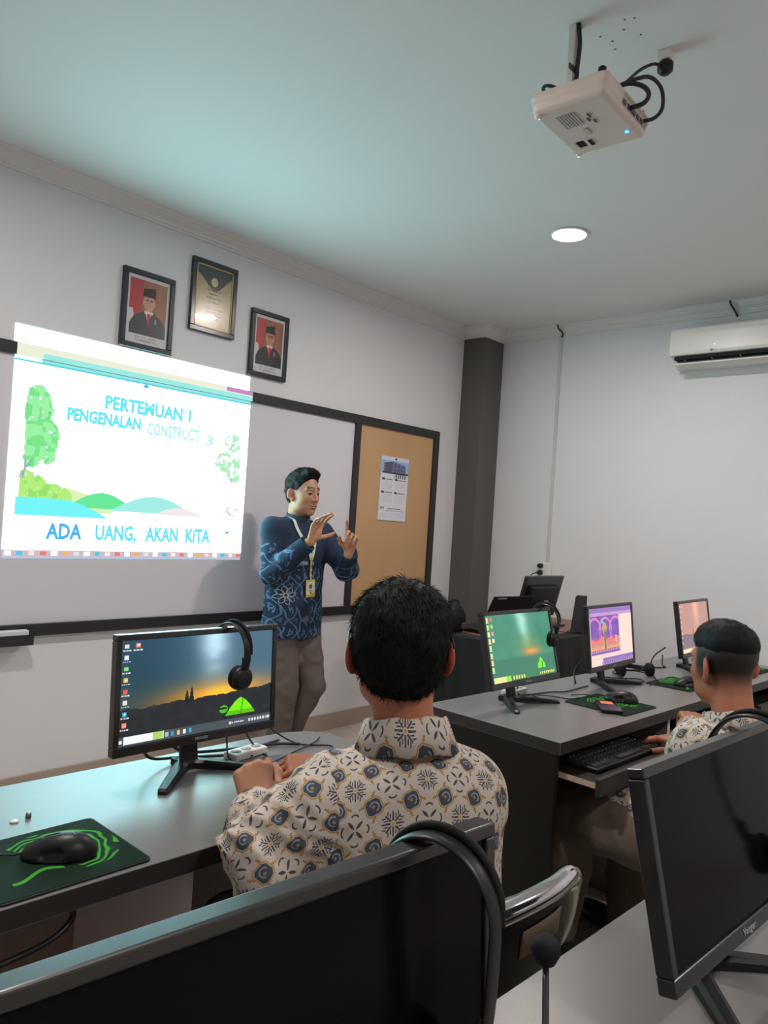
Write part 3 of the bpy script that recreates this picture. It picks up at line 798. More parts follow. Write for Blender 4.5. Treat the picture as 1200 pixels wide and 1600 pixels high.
# ------------------------------------------------------------------ chairs: chrome tube frame, padded seat and back
M_vinyl = pbr('black_vinyl', (0.014, 0.013, 0.013), 0.42, var=0.1, scale=60, bump=0.1)
def chair(label, loc, rz, sticker=False, group='chrome framed chairs'):
    """local: sitter faces +y, origin on the floor under the seat"""
    t = thing('chair', label, 'chair', loc, (0, 0, rz), group=group)
    s = Sdf((-0.25, -0.24, 0.40), (0.25, 0.24, 0.50), 0.008)
    s.add(d_box(s.P, (0, 0, 0.445), (0.205, 0.20, 0.028), 0.026)); 
    verts_mesh('seat', [s.mesh()], M_vinyl, t)
    # back pad, curved round the sitter
    mb = MB(); W = 0.185; vs = []; nx, nz_ = 16, 8
    for side in (0, 1):
        for j in range(nz_+1):
            for i in range(nx+1):
                x = -W+2*W*i/nx; z = 0.618+0.140*j/nz_
                e = 1-(abs(2*i/nx-1)**6+abs(2*j/nz_-1)**6)*0.5
                y = -0.235+0.9*x*x+(-0.014 if side == 0 else 0.014)*max(e, 0)-0.10*(z-0.6)
                vs.append((x, y, z))
    m_ = (nx+1)*(nz_+1); fs = []
    for j in range(nz_):
        for i in range(nx):
            a = j*(nx+1)+i; fs.append((a, a+1, a+nx+2, a+nx+1)); fs.append((a+m_+nx+1, a+m_+nx+2, a+m_+1, a+m_))
    mb.add(vs, fs, True).build('backrest', M_vinyl, t)
    # top rail and side tubes as one bent chrome tube
    pts = []
    for sx in (-1,):
        pts += [(-0.215, 0.16, 0.0), (-0.215, -0.02, 0.40), (-0.218, -0.10, 0.50), (-0.216, -0.185, 0.64), (-0.205, -0.212, 0.735), (-0.17, -0.232, 0.768), (-0.09, -0.252, 0.776), (0, -0.258, 0.778), (0.09, -0.252, 0.776), (0.17, -0.232, 0.768), (0.205, -0.212, 0.735), (0.216, -0.185, 0.64), (0.218, -0.10, 0.50), (0.215, -0.02, 0.40), (0.215, 0.16, 0.0)]
    MB().tube(curve_pts(pts, 8), 0.0180, 16).build('back_frame', M_chrome, t, fix=False)
    for sx in (-1, 1):
        MB().tube(curve_pts([(sx*0.19, -0.24, 0.0), (sx*0.19, -0.12, 0.22), (sx*0.19, 0.12, 0.40), (sx*0.19, 0.17, 0.42)], 6), 0.011, 10).build('rear_leg', M_chrome, t, fix=False)
    MB().tube([(-0.19, -0.2, 0.08), (0.19, -0.2, 0.08)], 0.009, 10).build('stretcher', M_chrome, t, fix=False)
    MB().tube([(-0.215, -0.02, 0.405), (0.215, -0.02, 0.405)], 0.009, 10).build('stretcher', M_chrome, t, fix=False)
    if sticker:
        mb = MB(); vs = []; nx = 14
        for j in range(3):
            for i in range(nx+1):
                x = 0.0+0.120*i/nx; z = 0.696+0.044*j/2
                vs.append((x, -0.235+0.9*x*x-0.0155-0.10*(z-0.6), z))
        fs = [(j*(nx+1)+i, j*(nx+1)+i+1, (j+1)*(nx+1)+i+1, (j+1)*(nx+1)+i) for j in range(2) for i in range(nx)]
        o = mb.add(vs, fs, True).build('label_sticker', pbr('tan_sticker', (0.30, 0.215, 0.15), 0.55, var=0.18, scale=90), t)
        o['label'] = 'tan paper label with faded print'
        md = o.modifiers.new('thick', 'SOLIDIFY'); md.thickness = 0.0006
    return t
chair('chrome framed black chair with tan label on its back, at the left desk', (1.06, 0.850, 0), -0.10, True)
chair('chrome framed black chair under the student at the long desk', (2.36, 0.715, 0), -0.25)
# ------------------------------------------------------------------ screens
def wall_l(u, v):
    c = np.zeros((len(u), 3))
    hz = 0.36+0.06*u
    s = np.clip((v-hz)/(1-hz), 0, 1)[:, None]
    top = np.array([74, 108, 128]); mid = np.array([72, 102, 118]); lowc = np.array([196, 132, 70])
    c[:] = top*s+mid*(1-s)
    w1 = np.exp(-(s/0.20)**1.6); gl = np.exp(-((u-0.62)/0.42)**2)[:, None]
    c = c*(1-w1*gl)+np.array([236, 160, 66])*w1*gl
    w2 = np.exp(-(s/0.10)**2)*np.exp(-((u-0.62)/0.14)**2)[:, None]; c = c+w2*np.array([30, 40, 0])
    mw = np.exp(-((u-0.585+0.04*(v-0.7))/0.10)**2)*np.clip((v-0.42)*2.2, 0, 1); n = nz2(u, v, 14)
    c += (mw*(125+35*n))[:, None]*np.array([0.95, 0.95, 0.95])
    c -= (np.exp(-((u-0.1)/0.35)**2)*35)[:, None]
    ridge = hz-0.035+0.008*np.sin(u*26)+0.016*np.abs(np.sin(u*19+1))*(u < 0.45)+0.006*nz2(u, u*0, 40)+0.04*np.clip(u-0.5, 0, 1)
    g = v < ridge; gn = nz2(u, v, 24); c[g] = (np.array([38, 42, 46])+(gn*5)[:, None])[g]
    for cx, h in ((0.405, 0.10), (0.435, 0.13)):
        tr = (v > ridge-0.02) & (v < hz-0.03+h) & (abs(u-cx) < 0.014*(1-(v-hz+0.03)/h)+0.002); c[tr] = (30, 34, 34)
    tent = (v > 0.125) & (v < 0.300-(np.abs(u-0.775)/0.105)**1.6*0.170) & (u > 0.655); c[tent] = (122, 232, 22); c[tent & (v < 0.17)] = (92, 190, 14)
    c[tent & (abs(u-0.785-0.08*(v-0.2)) < 0.0035)] = (60, 140, 10)
    c[(((u-0.655)/0.03)**2+((v-0.20)/0.04)**2 < 1) & (gn > -0.3)] = (70, 190, 30)
    tb = v < 0.085; c[tb] = (72, 82, 88)
    c[tb & (u > 0.03) & (u < 0.265) & (v > 0.012)] = (236, 238, 240); c[tb & (u > 0.20) & (u < 0.262) & (v > 0.018)] = (170, 205, 110)
    for k_, col in enumerate(((170, 180, 190), (40, 160, 210), (220, 200, 140), (240, 240, 245), (50, 170, 215))):
        c[(abs(u-0.285-k_*0.037) < 0.009) & (abs(v-0.045) < 0.020)] = col
    c[(abs(u-0.005-0.008) < 0.007) & (abs(v-0.045) < 0.014)] = (225, 230, 235)
    c[tb & (u > 0.715) & (u < 0.81) & (abs(v-0.045) < 0.009) & (np.sin(u*420) > -0.4)] = (215, 220, 222)
    c[(abs(u-0.705) < 0.008) & (abs(v-0.045) < 0.015)] = (240, 200, 170)
    c[tb & (u > 0.835) & (u < 0.965) & (abs(v-0.045) < 0.014) & (np.sin(u*300) > 0)] = (225, 230, 232); c[(abs(u-0.983) < 0.007) & (abs(v-0.045) < 0.016)] = (245, 245, 245)
    cols = [(225, 220, 210), (210, 222, 228), (130, 210, 110), (230, 180, 70), (225, 90, 80), (220, 215, 190), (40, 160, 200), (235, 150, 120)]
    for k_, col in enumerate(cols):
        y = 0.945-k_*0.107
        c[(abs(u-0.030) < 0.012) & (abs(v-y) < 0.021)] = col
        if k_ in (1, 3, 6): c[(((u-0.030)/0.006)**2+((v-y)/0.010)**2 < 1)] = (240, 245, 250)
        c[(abs(u-0.030) < 0.026) & (abs(v-y+0.040) < 0.006) & (np.sin(u*600) > -0.5)] = (205, 210, 214)
    c[(abs(u-0.095) < 0.014) & (abs(v-0.95) < 0.023)] = (226, 110, 90); c[(abs(u-0.095) < 0.008) & (abs(v-0.952) < 0.010)] = (245, 235, 230)
    c[(abs(u-0.095) < 0.030) & (abs(v-0.905) < 0.006) & (np.sin(u*600) > -0.5)] = (205, 210, 214)
    return c
def wall_g(u, v):
    c = np.zeros((len(u), 3)); n = nz2(u, v, 10)
    c[:] = np.array([74, 142, 118]); c += (n*5)[:, None]; c[v < 0.33] = (68, 128, 106)
    cw = 0.055+0.05*(v-0.3)
    b = np.exp(-((u-0.60+0.10*(v-0.3))/cw)**2)*np.clip((v-0.40)*3, 0, 1); c += (b*(90+15*n))[:, None]*np.array([0.95, 0.85, 0.9])
    g = np.exp(-((u-0.64)/0.13)**2-((v-0.40)/0.055)**2); c = c*(1-g[:, None])+np.array([250, 150, 80])*g[:, None]
    g = np.exp(-((u-0.60)/0.16)**2-((v-0.52)/0.13)**2)*0.35; c = c*(1-g[:, None])+np.array([190, 170, 60])*g[:, None]
    t_ = (v > 0.12) & (v < 0.29-abs(u-0.765)*2.0) & (abs(u-0.765) < 0.06) & ~((abs(u-0.78) < 0.008) & (v < 0.22)); c[t_] = (120, 250, 40)
    for k_ in range(8):
        y = 0.94-k_*0.105; c[(abs(u-0.03) < 0.014) & (abs(v-y) < 0.028)] = [(240, 210, 170), (200, 240, 150), (250, 230, 140)][k_ % 3]
        if k_ < 4: c[(abs(u-0.085) < 0.013) & (abs(v-y) < 0.028)] = [(245, 120, 90), (190, 240, 130), (240, 160, 120), (250, 240, 160)][k_]
        c[(abs(u-0.03) < 0.02) & (abs(v-y+0.04) < 0.007)] = (220, 240, 180)
    tb = v < 0.08; c[tb] = (70, 130, 96); c[tb & (u < 0.27) & (u > 0.02)] = (226, 230, 150); c[tb & (u < 0.27) & (u > 0.20)] = (150, 220, 90)
    for k_ in range(5): c[(abs(u-0.31-k_*0.04) < 0.011) & (abs(v-0.04) < 0.026)] = (226, 224, 120)
    c[tb & (u > 0.72) & (u < 0.97) & (np.sin(u*200) > -0.2) & (abs(v-0.04) < 0.016)] = (230, 220, 120)
    return c
def app(u, v):
    c = np.zeros((len(u), 3)); n = nz2(u, v, 14)
    c[:] = (250, 214, 202)
    c[v > 0.92] = (150, 112, 182); c[(v > 0.86) & (v <= 0.92)] = (190, 150, 200)
    a = (u > 0.03) & (u < 0.68) & (v > 0.20) & (v < 0.86)
    s = ((v-0.24)/0.62)[:, None]; g = np.array([255, 176, 96])*(1-np.clip(s*2.2, 0, 1))+np.array([122, 84, 170])*np.clip(s*2.2, 0, 1)
    c[a] = (g+(n*10)[:, None])[a]
    for cx in (0.12, 0.36, 0.60):
        r = np.sqrt(((u-cx)/0.14)**2+((v-0.60)/0.22)**2); m = a & (abs(r-1) < 0.10) & (v > 0.60); c[m] = (214, 128, 190)
        m = a & (abs(abs(u-cx)-0.135) < 0.010) & (v <= 0.60) & (v > 0.42); c[m] = (196, 110, 176)
    c[a & (v < 0.47+0.06*n) & (v > 0.38)] = (240, 120, 120)
    c[a & (abs(u-0.34) < 0.035+0.02*np.sin(v*22)) & (v > 0.34) & (v < 0.74)] = (186, 160, 110)
    c[a & (abs(u-0.345) < 0.02) & (v > 0.27) & (v < 0.6)] = (150, 110, 90)
    c[a & (abs(u-0.30) < 0.02) & (v > 0.72) & (v < 0.80)] = (90, 190, 190)
    c[(abs(u-0.60) < 0.02) & (v > 0.35) & (v < 0.50) & (np.sin(v*150) > 0)] = (255, 220, 150)
    c[a & (v < 0.27)] = (120, 90, 160); c[a & (v < 0.265) & (v > 0.23) & (np.sin(u*150) > 0)] = (220, 160, 180)
    c[(v < 0.20) & (v > 0.115) & (u < 0.66)] = (252, 206, 200)
    c[(v < 0.205) & (v > 0.19) & (u < 0.70)] = (130, 96, 170); c[(abs(u-0.69) < 0.004) & (v < 0.86)] = (170, 130, 190)
    c[(v < 0.06)] = (170, 140, 190); c[(v < 0.115) & (v >= 0.06) & (u > 0.27)] = (140, 110, 180); c[(v < 0.05) & (v > 0.015) & (u > 0.28) & (np.sin(u*120) > 0.2)] = (110, 90, 170)
    c[(v < 0.06) & (u < 0.25)] = (250, 210, 200)
    return c
def wall_p(u, v):
    c = np.zeros((len(u), 3)); n = nz2(u, v, 12); c[:] = (184, 140, 132); c[v < 0.35] = (128, 108, 124)
    b = np.exp(-((u-0.56)/0.10)**2)*np.clip((v-0.32)*2.2, 0, 1); c = c*(1-b[:, None])+np.array([236, 172, 138])*b[:, None]
    g = np.exp(-((u-0.62)/0.22)**2-((v-0.41)/0.05)**2); g[v < 0.35] = 0; c = c*(1-g[:, None])+np.array([250, 150, 96])*g[:, None]
    c[(v < 0.345+0.03*np.abs(np.sin(u*9))) & (v > 0.3)] = (126, 104, 122); c[(abs(u-0.42) < 0.012) & (v > 0.33) & (v < 0.46)] = (110, 90, 104)
    c[(((u-0.74)/0.09)**2+((v-0.22)/0.09)**2 < 1)] = (236, 226, 60)
    for k_ in range(8):
        y = 0.94-k_*0.105; c[(abs(u-0.04) < 0.016) & (abs(v-y) < 0.022)] = (248, 196, 150)
        if k_ < 2: c[(abs(u-0.11) < 0.016) & (abs(v-y) < 0.022)] = (246, 176, 130)
    c[v < 0.08] = (226, 160, 124); c[(v < 0.075) & (u < 0.3)] = (255, 214, 178)
    return c
M_scr = attr_mat('screen_glow', 0.25, emission=1.12, spec=0.3)

def monitor(label, loc, rz, tilt, screen, logo='VENGER', emission_mat=None, width=0.428, group='black monitors on the desks', W=0, H=0):
    """local: screen faces -y, origin on the desk under the neck; panel pivots at its lower edge"""
    t = thing('computer_monitor', label, 'monitor', loc, (0, 0, rz), group=group)
    H_ = 0.256; z0 = 0.070; yf = -0.055
    tb = math.radians(tilt); R = Matrix.Rotation(-tb, 3, 'X')
    def at(x, y, z): return Vector((0, yf, z0+H_/2))+(R @ Vector((x, y, z-H_/2)))
    # bezel: frame round the screen; panel coordinates x, y (depth), z from its lower edge
    mb = MB(); b = 0.013; bb = 0.021; hw = width/2
    for (x0, x1, za, zb) in ((-hw, hw, H_-b, H_), (-hw, hw, 0, bb), (-hw, -hw+b, bb, H_-b), (hw-b, hw, bb, H_-b)):
        mb.box(at((x0+x1)/2, 0.0115, (za+zb)/2), (x1-x0, 0.023, zb-za), R, bev=0.0025)
    mb.build('bezel', M_bezel, t)
    mb = MB(); mb.box(at(0, 0.0150, H_/2), (width-0.006, 0.014, H_-0.006), R, bev=0.003); mb.box(at(0, 0.030, H_*0.45), (width*0.72, 0.020, H_*0.62), R, bev=0.008)
    mb.build('back_shell', M_black2, t)
    sw, sh = width-2*b, H_-b-bb
    if screen is None:
        o = MB().box(at(0, 0.005, bb+sh/2), (sw+0.001, 0.002, sh+0.001), R).build('screen', M_off, t)
    else:
        o = picture('screen', sw, sh, 240, 136, screen, emission_mat or M_scr, t, at(0, 0.0045, bb+sh/2), (-tb, 0, 0))
    text_mesh('logo', logo, 0.0085 if screen is not None else 0.013, pbr('logo_silver', (0.34, 0.34, 0.36), 0.4), t, at(0, -0.0006, bb*0.5), (PI/2-tb, 0, 0), 0.0006, 0.0002, 1.0, 1.15)
    # neck and V foot
    mb = MB(); Rn = Matrix.Rotation(math.radians(-10), 3, 'X')
    mb.box((0, -0.008, 0.070), (0.044, 0.014, 0.135), Rn, bev=0.003); mb.box((0, -0.004, 0.010), (0.05, 0.05, 0.018), None, bev=0.004)
    mb.build('neck', M_black, t)
    for sx in (-1, 1):
        a = math.radians(46)*sx; d = Vector((math.sin(a), -math.cos(a), 0)); nn = Vector((d.y, -d.x, 0))
        mb = MB(); vs = []
        secs = [(0.0, 0.017, 0.020), (0.03, 0.016, 0.019), (0.12, 0.014, 0.014), (0.178, 0.012, 0.010), (0.188, 0.009, 0.006)]
        for l, hw_, h in secs:
            p = d*l
            for q in ((-hw_, 0), (-hw_, h*0.7), (-hw_*0.5, h), (hw_*0.5, h), (hw_, h*0.7), (hw_, 0)): vs.append((p.x+nn.x*q[0], p.y+nn.y*q[0], q[1]+0.0005))
        k_ = 6; fs = [(i*k_+a_, i*k_+(a_+1) % k_, (i+1)*k_+(a_+1) % k_, (i+1)*k_+a_) for i in range(len(secs)-1) for a_ in range(k_)]+[tuple(range(k_)), tuple(range(len(vs)-1, len(vs)-k_-1, -1))]
        mb.add(vs, fs).build('foot', M_black, t)
    return t
monitor('lit monitor with sunset wallpaper and green tent on the left desk', (1.040, 1.505, 0.7505), -0.02, 3, wall_l)
monitor('lit monitor with green tinted wallpaper at the near end of the long desk', (2.305, 1.430, 0.7505), -0.02, 14, wall_g)
monitor('lit monitor showing a purple and orange drawing, middle one on the long desk', (2.920, 1.390, 0.7505), 0.02, 7, app)
monitor('lit monitor with pinkish wallpaper at the far end of the long desk', (3.66, 1.32, 0.7505), 0.03, 9, wall_p)
monitor('switched-off black monitor with headset over its corner, nearest the camera', (0.398, 0.452, 0.7505), -0.10, 4, None, width=0.443, H=0)
monitor('switched-off black monitor tilted back at the right end of the nearest desk', (1.125, 0.375, 0.7505), -0.07, 13, None, 'Venger', width=0.443)

# ------------------------------------------------------------------ headsets
def headset(label, loc, rz, hang, mic=None, r=0.068, lean=0.0):
    """band in the local yz plane, crown at the origin, cups below; hang = drop of the cups"""
    t = thing('headset', label, 'headset', loc, (lean, 0, rz), group='black headsets')
    pts = []
    for k_ in range(25):
        a = PI*k_/24; yy = -math.cos(a)*r; zz = -r*1.05+math.sin(a)*r*1.05; pts.append(Vector((0, yy, zz)))
    pts = [Vector((0, -r*0.92, -hang))]+[Vector((0, -r*0.99, -r*1.05-(hang-r*1.05)*0.5))]+pts+[Vector((0, r*0.99, -r*1.05-(hang-r*1.05)*0.5)), Vector((0, r*0.92, -hang))]
    MB().tube(curve_pts(pts, 3), 0.0068, 12, flat=((1, 0, 0), 0.45, 1.6)).build('headband', M_black, t, fix=False)
    MB().tube(curve_pts([p*1.0+Vector((0, 0, 0.0055))*(1 if 3 < i < 24 else 0)+Vector((0.010, 0, 0)) for i, p in enumerate(pts)][2:-2], 3), 0.0042, 8).build('band_rail', M_black2, t, fix=False)
    for s_ in (-1, 1):
        c = Vector((0, s_*r*0.86, -hang-0.022)); Rr = rotm(PI/2*s_, 0, 0)
        MB().lathe([(0.0, -0.006), (0.018, -0.006), (0.026, -0.002), (0.029, 0.006), (0.027, 0.012), (0.0, 0.013)], c, 26, Rr).build('ear_cup', M_black, t)
        MB().lathe([(0.0, 0.013), (0.024, 0.013), (0.029, 0.017), (0.027, 0.024), (0.017, 0.027), (0.0, 0.022)], c, 26, rotm(PI/2*s_, 0, 0)).build('ear_pad', M_black2, t)
        MB().box(c+Vector((0, 0, 0.035)), (0.012, 0.010, 0.030), bev=0.003).build('cup_arm', M_black, t)
    if mic:
        MB().tube(curve_pts(mic[0], 6), 0.0036, 8).build('microphone_boom', M_black, t, fix=False)
        MB().lathe([(0, -0.016), (0.011, -0.012), (0.0165, 0), (0.013, 0.012), (0.007, 0.0165), (0, 0.0175)], mic[1], 18).build('microphone_foam', M_black2, t)
    return t
headset('black headset hanging over the top of the sunset wallpaper monitor', (1.118, 1.462, 1.085), 0.06, 0.10, r=0.062)
headset('black headset hung on the right edge of the green tinted monitor', (2.486, 1.405, 1.084), 0.10, 0.10, r=0.058)
headset('black headset hung over the switched-off monitor nearest the camera', (0.530, 0.388, 1.083), 0.14, 0.165, mic=([(0.0, -0.058, -0.185), (0.04, -0.065, -0.225), (0.10, -0.065, -0.255), (0.155, -0.050, -0.245), (0.222, -0.022, -0.203)], (0.230, -0.018, -0.190)), r=0.058)
headset('black headset hanging over the switched-off monitor tilted at the right', (1.262, 0.338, 1.088), -0.2, 0.17, r=0.075)
# headset lying on the long desk behind the middle monitor
t = thing('headset', 'black headset lying on the long desk beside the middle monitor', 'headset', (3.20, 1.36, 0.7505), (0, 0, -0.5), group='black headsets')
pts = [Vector((math.cos(PI*k_/20)*0.075, 0.0+math.sin(PI*k_/20)*0.09, 0.030)) for k_ in range(21)]
MB().tube(pts, 0.006, 10, flat=((0, 0, 1), 0.5, 1.8)).build('headband', M_black, t, fix=False)
for s_ in (-1, 1):
    MB().lathe([(0.0, -0.012), (0.02, -0.012), (0.029, -0.004), (0.030, 0.008), (0.02, 0.016), (0, 0.016)], (s_*0.072, -0.012, 0.0305), 24, rotm(0, PI/2*s_, 0)).build('ear_cup', M_black2, t)
MB().tube([(-0.06, -0.02, 0.032), (0.06, -0.024, 0.03)], 0.004, 8).build('microphone_boom', M_black, t, fix=False)

# ------------------------------------------------------------------ mouse pads with green line art
def pad_mat():
    m, nt, b = new_mat('pad_print')
    tc = nt.nodes.new('ShaderNodeTexCoord'); sp = nt.nodes.new('ShaderNodeSeparateXYZ')
    nt.links.new(tc.outputs['Object'], sp.inputs[0]); x, y = E(sp.outputs[0]), E(sp.outputs[1])
    nz = nt.nodes.new('ShaderNodeTexNoise'); nz.inputs['Scale'].default_value = 16; nz.inputs['Detail'].default_value = 1.2
    nt.links.new(tc.outputs['Object'], nz.inputs['Vector']); n = E(nz.outputs[0])
    rr = e_len(x-0.015, (y-0.005)*1.15)
    wv = e_sin(rr*430.0+n*24.0)
    band = (wv > 0.45) & (rr < 0.102) & (rr > 0.030) & (x+0.55*y > -0.012)
    tail = (e_abs(y+0.052+0.012*e_sin(x*60.0)) < 0.0045) & (x < 0.0) & (x > -0.085)
    f = band | tail
    glow = (E.n('ADD', wv*0.5, 0.5)) & (rr < 0.102) & (rr > 0.02) & (x+0.55*y > -0.012)
    base = e_mix(glow*0.35, (0.006, 0.022, 0.012), (0.02, 0.20, 0.05))
    nt.links.new(e_mix(f, base, (0.055, 0.36, 0.03)), b.inputs['Base Color'])
    b.inputs['Roughness'].default_value = 0.8; b.inputs['Specular IOR Level'].default_value = 0.15
    return m
M_pad = pad_mat(); M_pade = pbr('pad_rubber', (0.006, 0.008, 0.007), 0.7)
def mouse_pad(label, loc, rz, w_=0.245, d=0.215):
    t = thing('mouse_pad', label, 'mouse pad', loc, (0, 0, rz), group='black mouse pads with green art')
    MB().prism(superellipse(w_, d, 0.012), 0.003, 'z', (0, 0, 0.0015)).build('pad_base', M_pade, t)
    MB().prism(superellipse(w_-0.006, d-0.006, 0.010), 0.0006, 'z', (0, 0, 0.0034)).build('pad_surface', M_pad, t)
    return t
mouse_pad('black mouse pad with bright green line art at the front of the left desk', (0.607, 1.243, 0.7505), -0.02, 0.25, 0.225)
mouse_pad('black mouse pad with green art under the phone, before the green tinted monitor', (2.585, 1.175, 0.7505), -0.06, 0.24, 0.235)
mouse_pad('black mouse pad with green art beside the head of the seated student', (3.22, 1.165, 0.7505), -0.05, 0.25, 0.19)
mouse_pad('black mouse pad with green art at the far right end of the long desk', (3.93, 1.12, 0.7505), -0.05, 0.2, 0.2)

# ------------------------------------------------------------------ mice
def mouse(label, loc, rz, tail):
    t = thing('computer_mouse', label, 'mouse', loc, (0, 0, rz), group='black computer mice')
    s = Sdf((-0.045, -0.07, -0.004), (0.045, 0.07, 0.048), 0.0016)
    s.ell((0, -0.012, 0.006), (0.032, 0.046, 0.034)); s.ell((0, 0.022, 0.004), (0.029, 0.040, 0.024), k=0.02)
    s.clip((0, 0, -1), (0, 0, 0.0), 0.004)
    s.sub(d_cap(s.P, (0.031, 0, 0.016), (0.031, 0.02, 0.014), 0.007, 0.007), 0.01); s.sub(d_cap(s.P, (-0.031, 0, 0.016), (-0.031, 0.02, 0.014), 0.007, 0.007), 0.01)
    s.sub(d_box(s.P, (0, 0.045, 0.02), (0.0006, 0.04, 0.02), 0.0005), 0.002)
    verts_mesh('shell', [s.mesh()], M_black, t)
    MB().lathe([(0, -0.0035), (0.008, -0.0035), (0.010, -0.0015), (0.010, 0.0015), (0.008, 0.0035), (0, 0.0035)], (0, 0.030, 0.022), 20, rotm(0, PI/2, 0)).build('scroll_wheel', pbr('wheel_rubber', (0.04, 0.04, 0.042), 0.6), t)
    text_mesh('logo', 'logitech', 0.006, M_grey_text, t, (0, -0.022, 0.0397), (0.1, 0, PI), 0.0006)
    MB().tube(curve_pts(tail, 6), 0.0018, 8).build('mouse_cable', M_cable, t, fix=False)
    return t
mouse('black mouse on the pad with bright green line art on the left desk', (0.618, 1.232, 0.7542), 0.95, [(0, 0.058, 0.008), (0.0, 0.075, 0.004), (0.01, 0.11, 0.003), (0.03, 0.16, 0.003), (0.04, 0.22, 0.003)])
mouse('black mouse on the pad with the phone, before the middle monitor', (2.655, 1.165, 0.7542), 0.35, [(0, 0.058, 0.008), (0.0, 0.08, 0.004), (0.02, 0.13, 0.003), (0.0, 0.18, -0.002)])
mouse('black mouse hidden partly by the head of the seated student', (3.20, 1.125, 0.7542), 0.9, [(0, 0.058, 0.008), (0.0, 0.08, 0.004), (0.02, 0.12, 0.003), (0.0, 0.17, -0.002)])
mouse('black mouse at the far right end of the long desk', (3.90, 1.10, 0.7542), 0.3, [(0, 0.058, 0.008), (0.0, 0.075, 0.004), (0.02, 0.10, 0.003)])

# ------------------------------------------------------------------ phone on the second pad
t = thing('mobile_phone', 'black phone with orange lit screen lying on the mouse pad', 'phone', (2.515, 1.150, 0.7545), (0, 0, -0.95), )
MB().prism(superellipse(0.074, 0.150, 0.010), 0.008, 'z', (0, 0, 0.004)).build('phone_body', M_black, t)
MB().b2((-0.034, -0.068, 0.0081), (0.034, 0.068, 0.0085)).build('phone_screen', M_off, t)
MB().b2((-0.020, 0.022, 0.0086), (0.022, 0.060, 0.0089)).build('phone_widget', emit('phone_orange', lin(246, 110, 50), 1.0), t)

# ------------------------------------------------------------------ keyboards
key_me = None
def keyboard(label, loc, rz, w_=0.43):
    global key_me
    t = thing('keyboard', label, 'keyboard', loc, (0, 0, rz), group='black keyboards on the sliding trays')
    MB().b2((-w_/2, -0.072, 0), (w_/2, 0.072, 0.013), bev=0.004).build('keyboard_base', M_black, t)
    M_key = pbr('key_plastic', (0.030, 0.028, 0.028), 0.42, var=0.1)
    n_ = 0
    for r_ in range(5):
        for c_ in range(19):
            if r_ == 0 and 4 <= c_ <= 8: continue
            x = -w_/2+0.018+c_*0.0217+(0.004*r_ if c_ < 14 else 0.012); y = -0.052+r_*0.0245
            if x > w_/2-0.010: continue
            if key_me is None:
                k_ = MB(); k_.add([(-0.009, -0.0095, 0), (0.009, -0.0095, 0), (0.009, 0.0095, 0), (-0.009, 0.0095, 0), (-0.007, -0.0072, 0.006), (0.007, -0.0072, 0.006), (0.007, 0.008, 0.0066), (-0.007, 0.008, 0.0066)], [(0, 3, 2, 1), (4, 5, 6, 7), (0, 1, 5, 4), (1, 2, 6, 5), (2, 3, 7, 6), (3, 0, 4, 7)])
                o = k_.build('key', M_key, t); key_me = o.data
            else:
                o = bpy.data.objects.new('key', key_me); COL.objects.link(o); o.parent = t
            o.location = (x, y, 0.0128)
    o = MB().b2((-0.058, -0.061, 0.0128), (0.046, -0.043, 0.019), bev=0.001).build('space_bar', M_key, t)
keyboard('black keyboard on the pulled-out tray at the near end of the long desk', (2.305, 1.035, 0.6596), -0.05)
keyboard('black keyboard on the tray in front of the seated student', (3.05, 1.02, 0.6596), -0.05)

# ------------------------------------------------------------------ cables and small things on the desks
tag(cable('power_cable', [(1.00, 1.50, 0.86), (1.02, 1.53, 0.80), (1.08, 1.55, 0.765), (1.18, 1.53, 0.757), (1.30, 1.50, 0.757), (1.36, 1.46, 0.757)], 0.004, M_cable), 'thick black cable looping from the back of the sunset monitor', 'cable')
tag(cable('screen_cable', [(0.93, 1.52, 0.84), (0.96, 1.53, 0.78), (1.05, 1.545, 0.758), (1.15, 1.50, 0.756), (1.20, 1.46, 0.756), (1.24, 1.50, 0.756), (1.34, 1.52, 0.756)], 0.0035, M_cable), 'black cable running on the left desk under the sunset monitor', 'cable')
tag(cable('headset_cable', [(1.15, 1.50, 0.86), (1.155, 1.50, 0.79), (1.14, 1.46, 0.756), (1.17, 1.41, 0.755), (1.23, 1.43, 0.755), (1.24, 1.48, 0.756), (1.22, 1.51, 0.80), (1.21, 1.52, 0.86)], 0.0022, M_cable), 'thin black cable looped behind the foot of the sunset monitor', 'cable')
tag(cable('mouse_cable', [(1.26, 1.53, 0.86), (1.30, 1.52, 0.80), (1.36, 1.47, 0.756), (1.42, 1.40, 0.755), (1.34, 1.33, 0.755), (1.24, 1.33, 0.755), (1.20, 1.38, 0.755), (1.30, 1.42, 0.755), (1.40, 1.45, 0.755), (1.45, 1.48, 0.755)], 0.0022, M_cable), 'thin black cable coiled on the left desk by the hands', 'cable')
t = thing('power_strip', 'white plastic power strip on the left desk behind the hand', 'power strip', (1.20, 1.480, 0.7505), (0, 0, 0.12))
MB().b2((-0.055, -0.022, 0), (0.055, 0.022, 0.018), bev=0.004).build('strip_body', M_white_pl, t)
for k_ in range(3): MB().lathe([(0.013, 0), (0.013, 0.0008), (0, 0.0008)], (-0.034+k_*0.034, 0, 0.0181), 18).build('socket_hole', M_grey_text, t)
tag(cable('monitor_cable', [(2.42, 1.46, 0.86), (2.44, 1.47, 0.80), (2.40, 1.44, 0.757), (2.46, 1.42, 0.7545), (2.56, 1.40, 0.7545), (2.62, 1.37, 0.7545), (2.73, 1.37, 0.7545), (2.80, 1.37, 0.7545)], 0.003, M_cable), 'black cable lying between the green tinted and the middle monitor', 'cable')
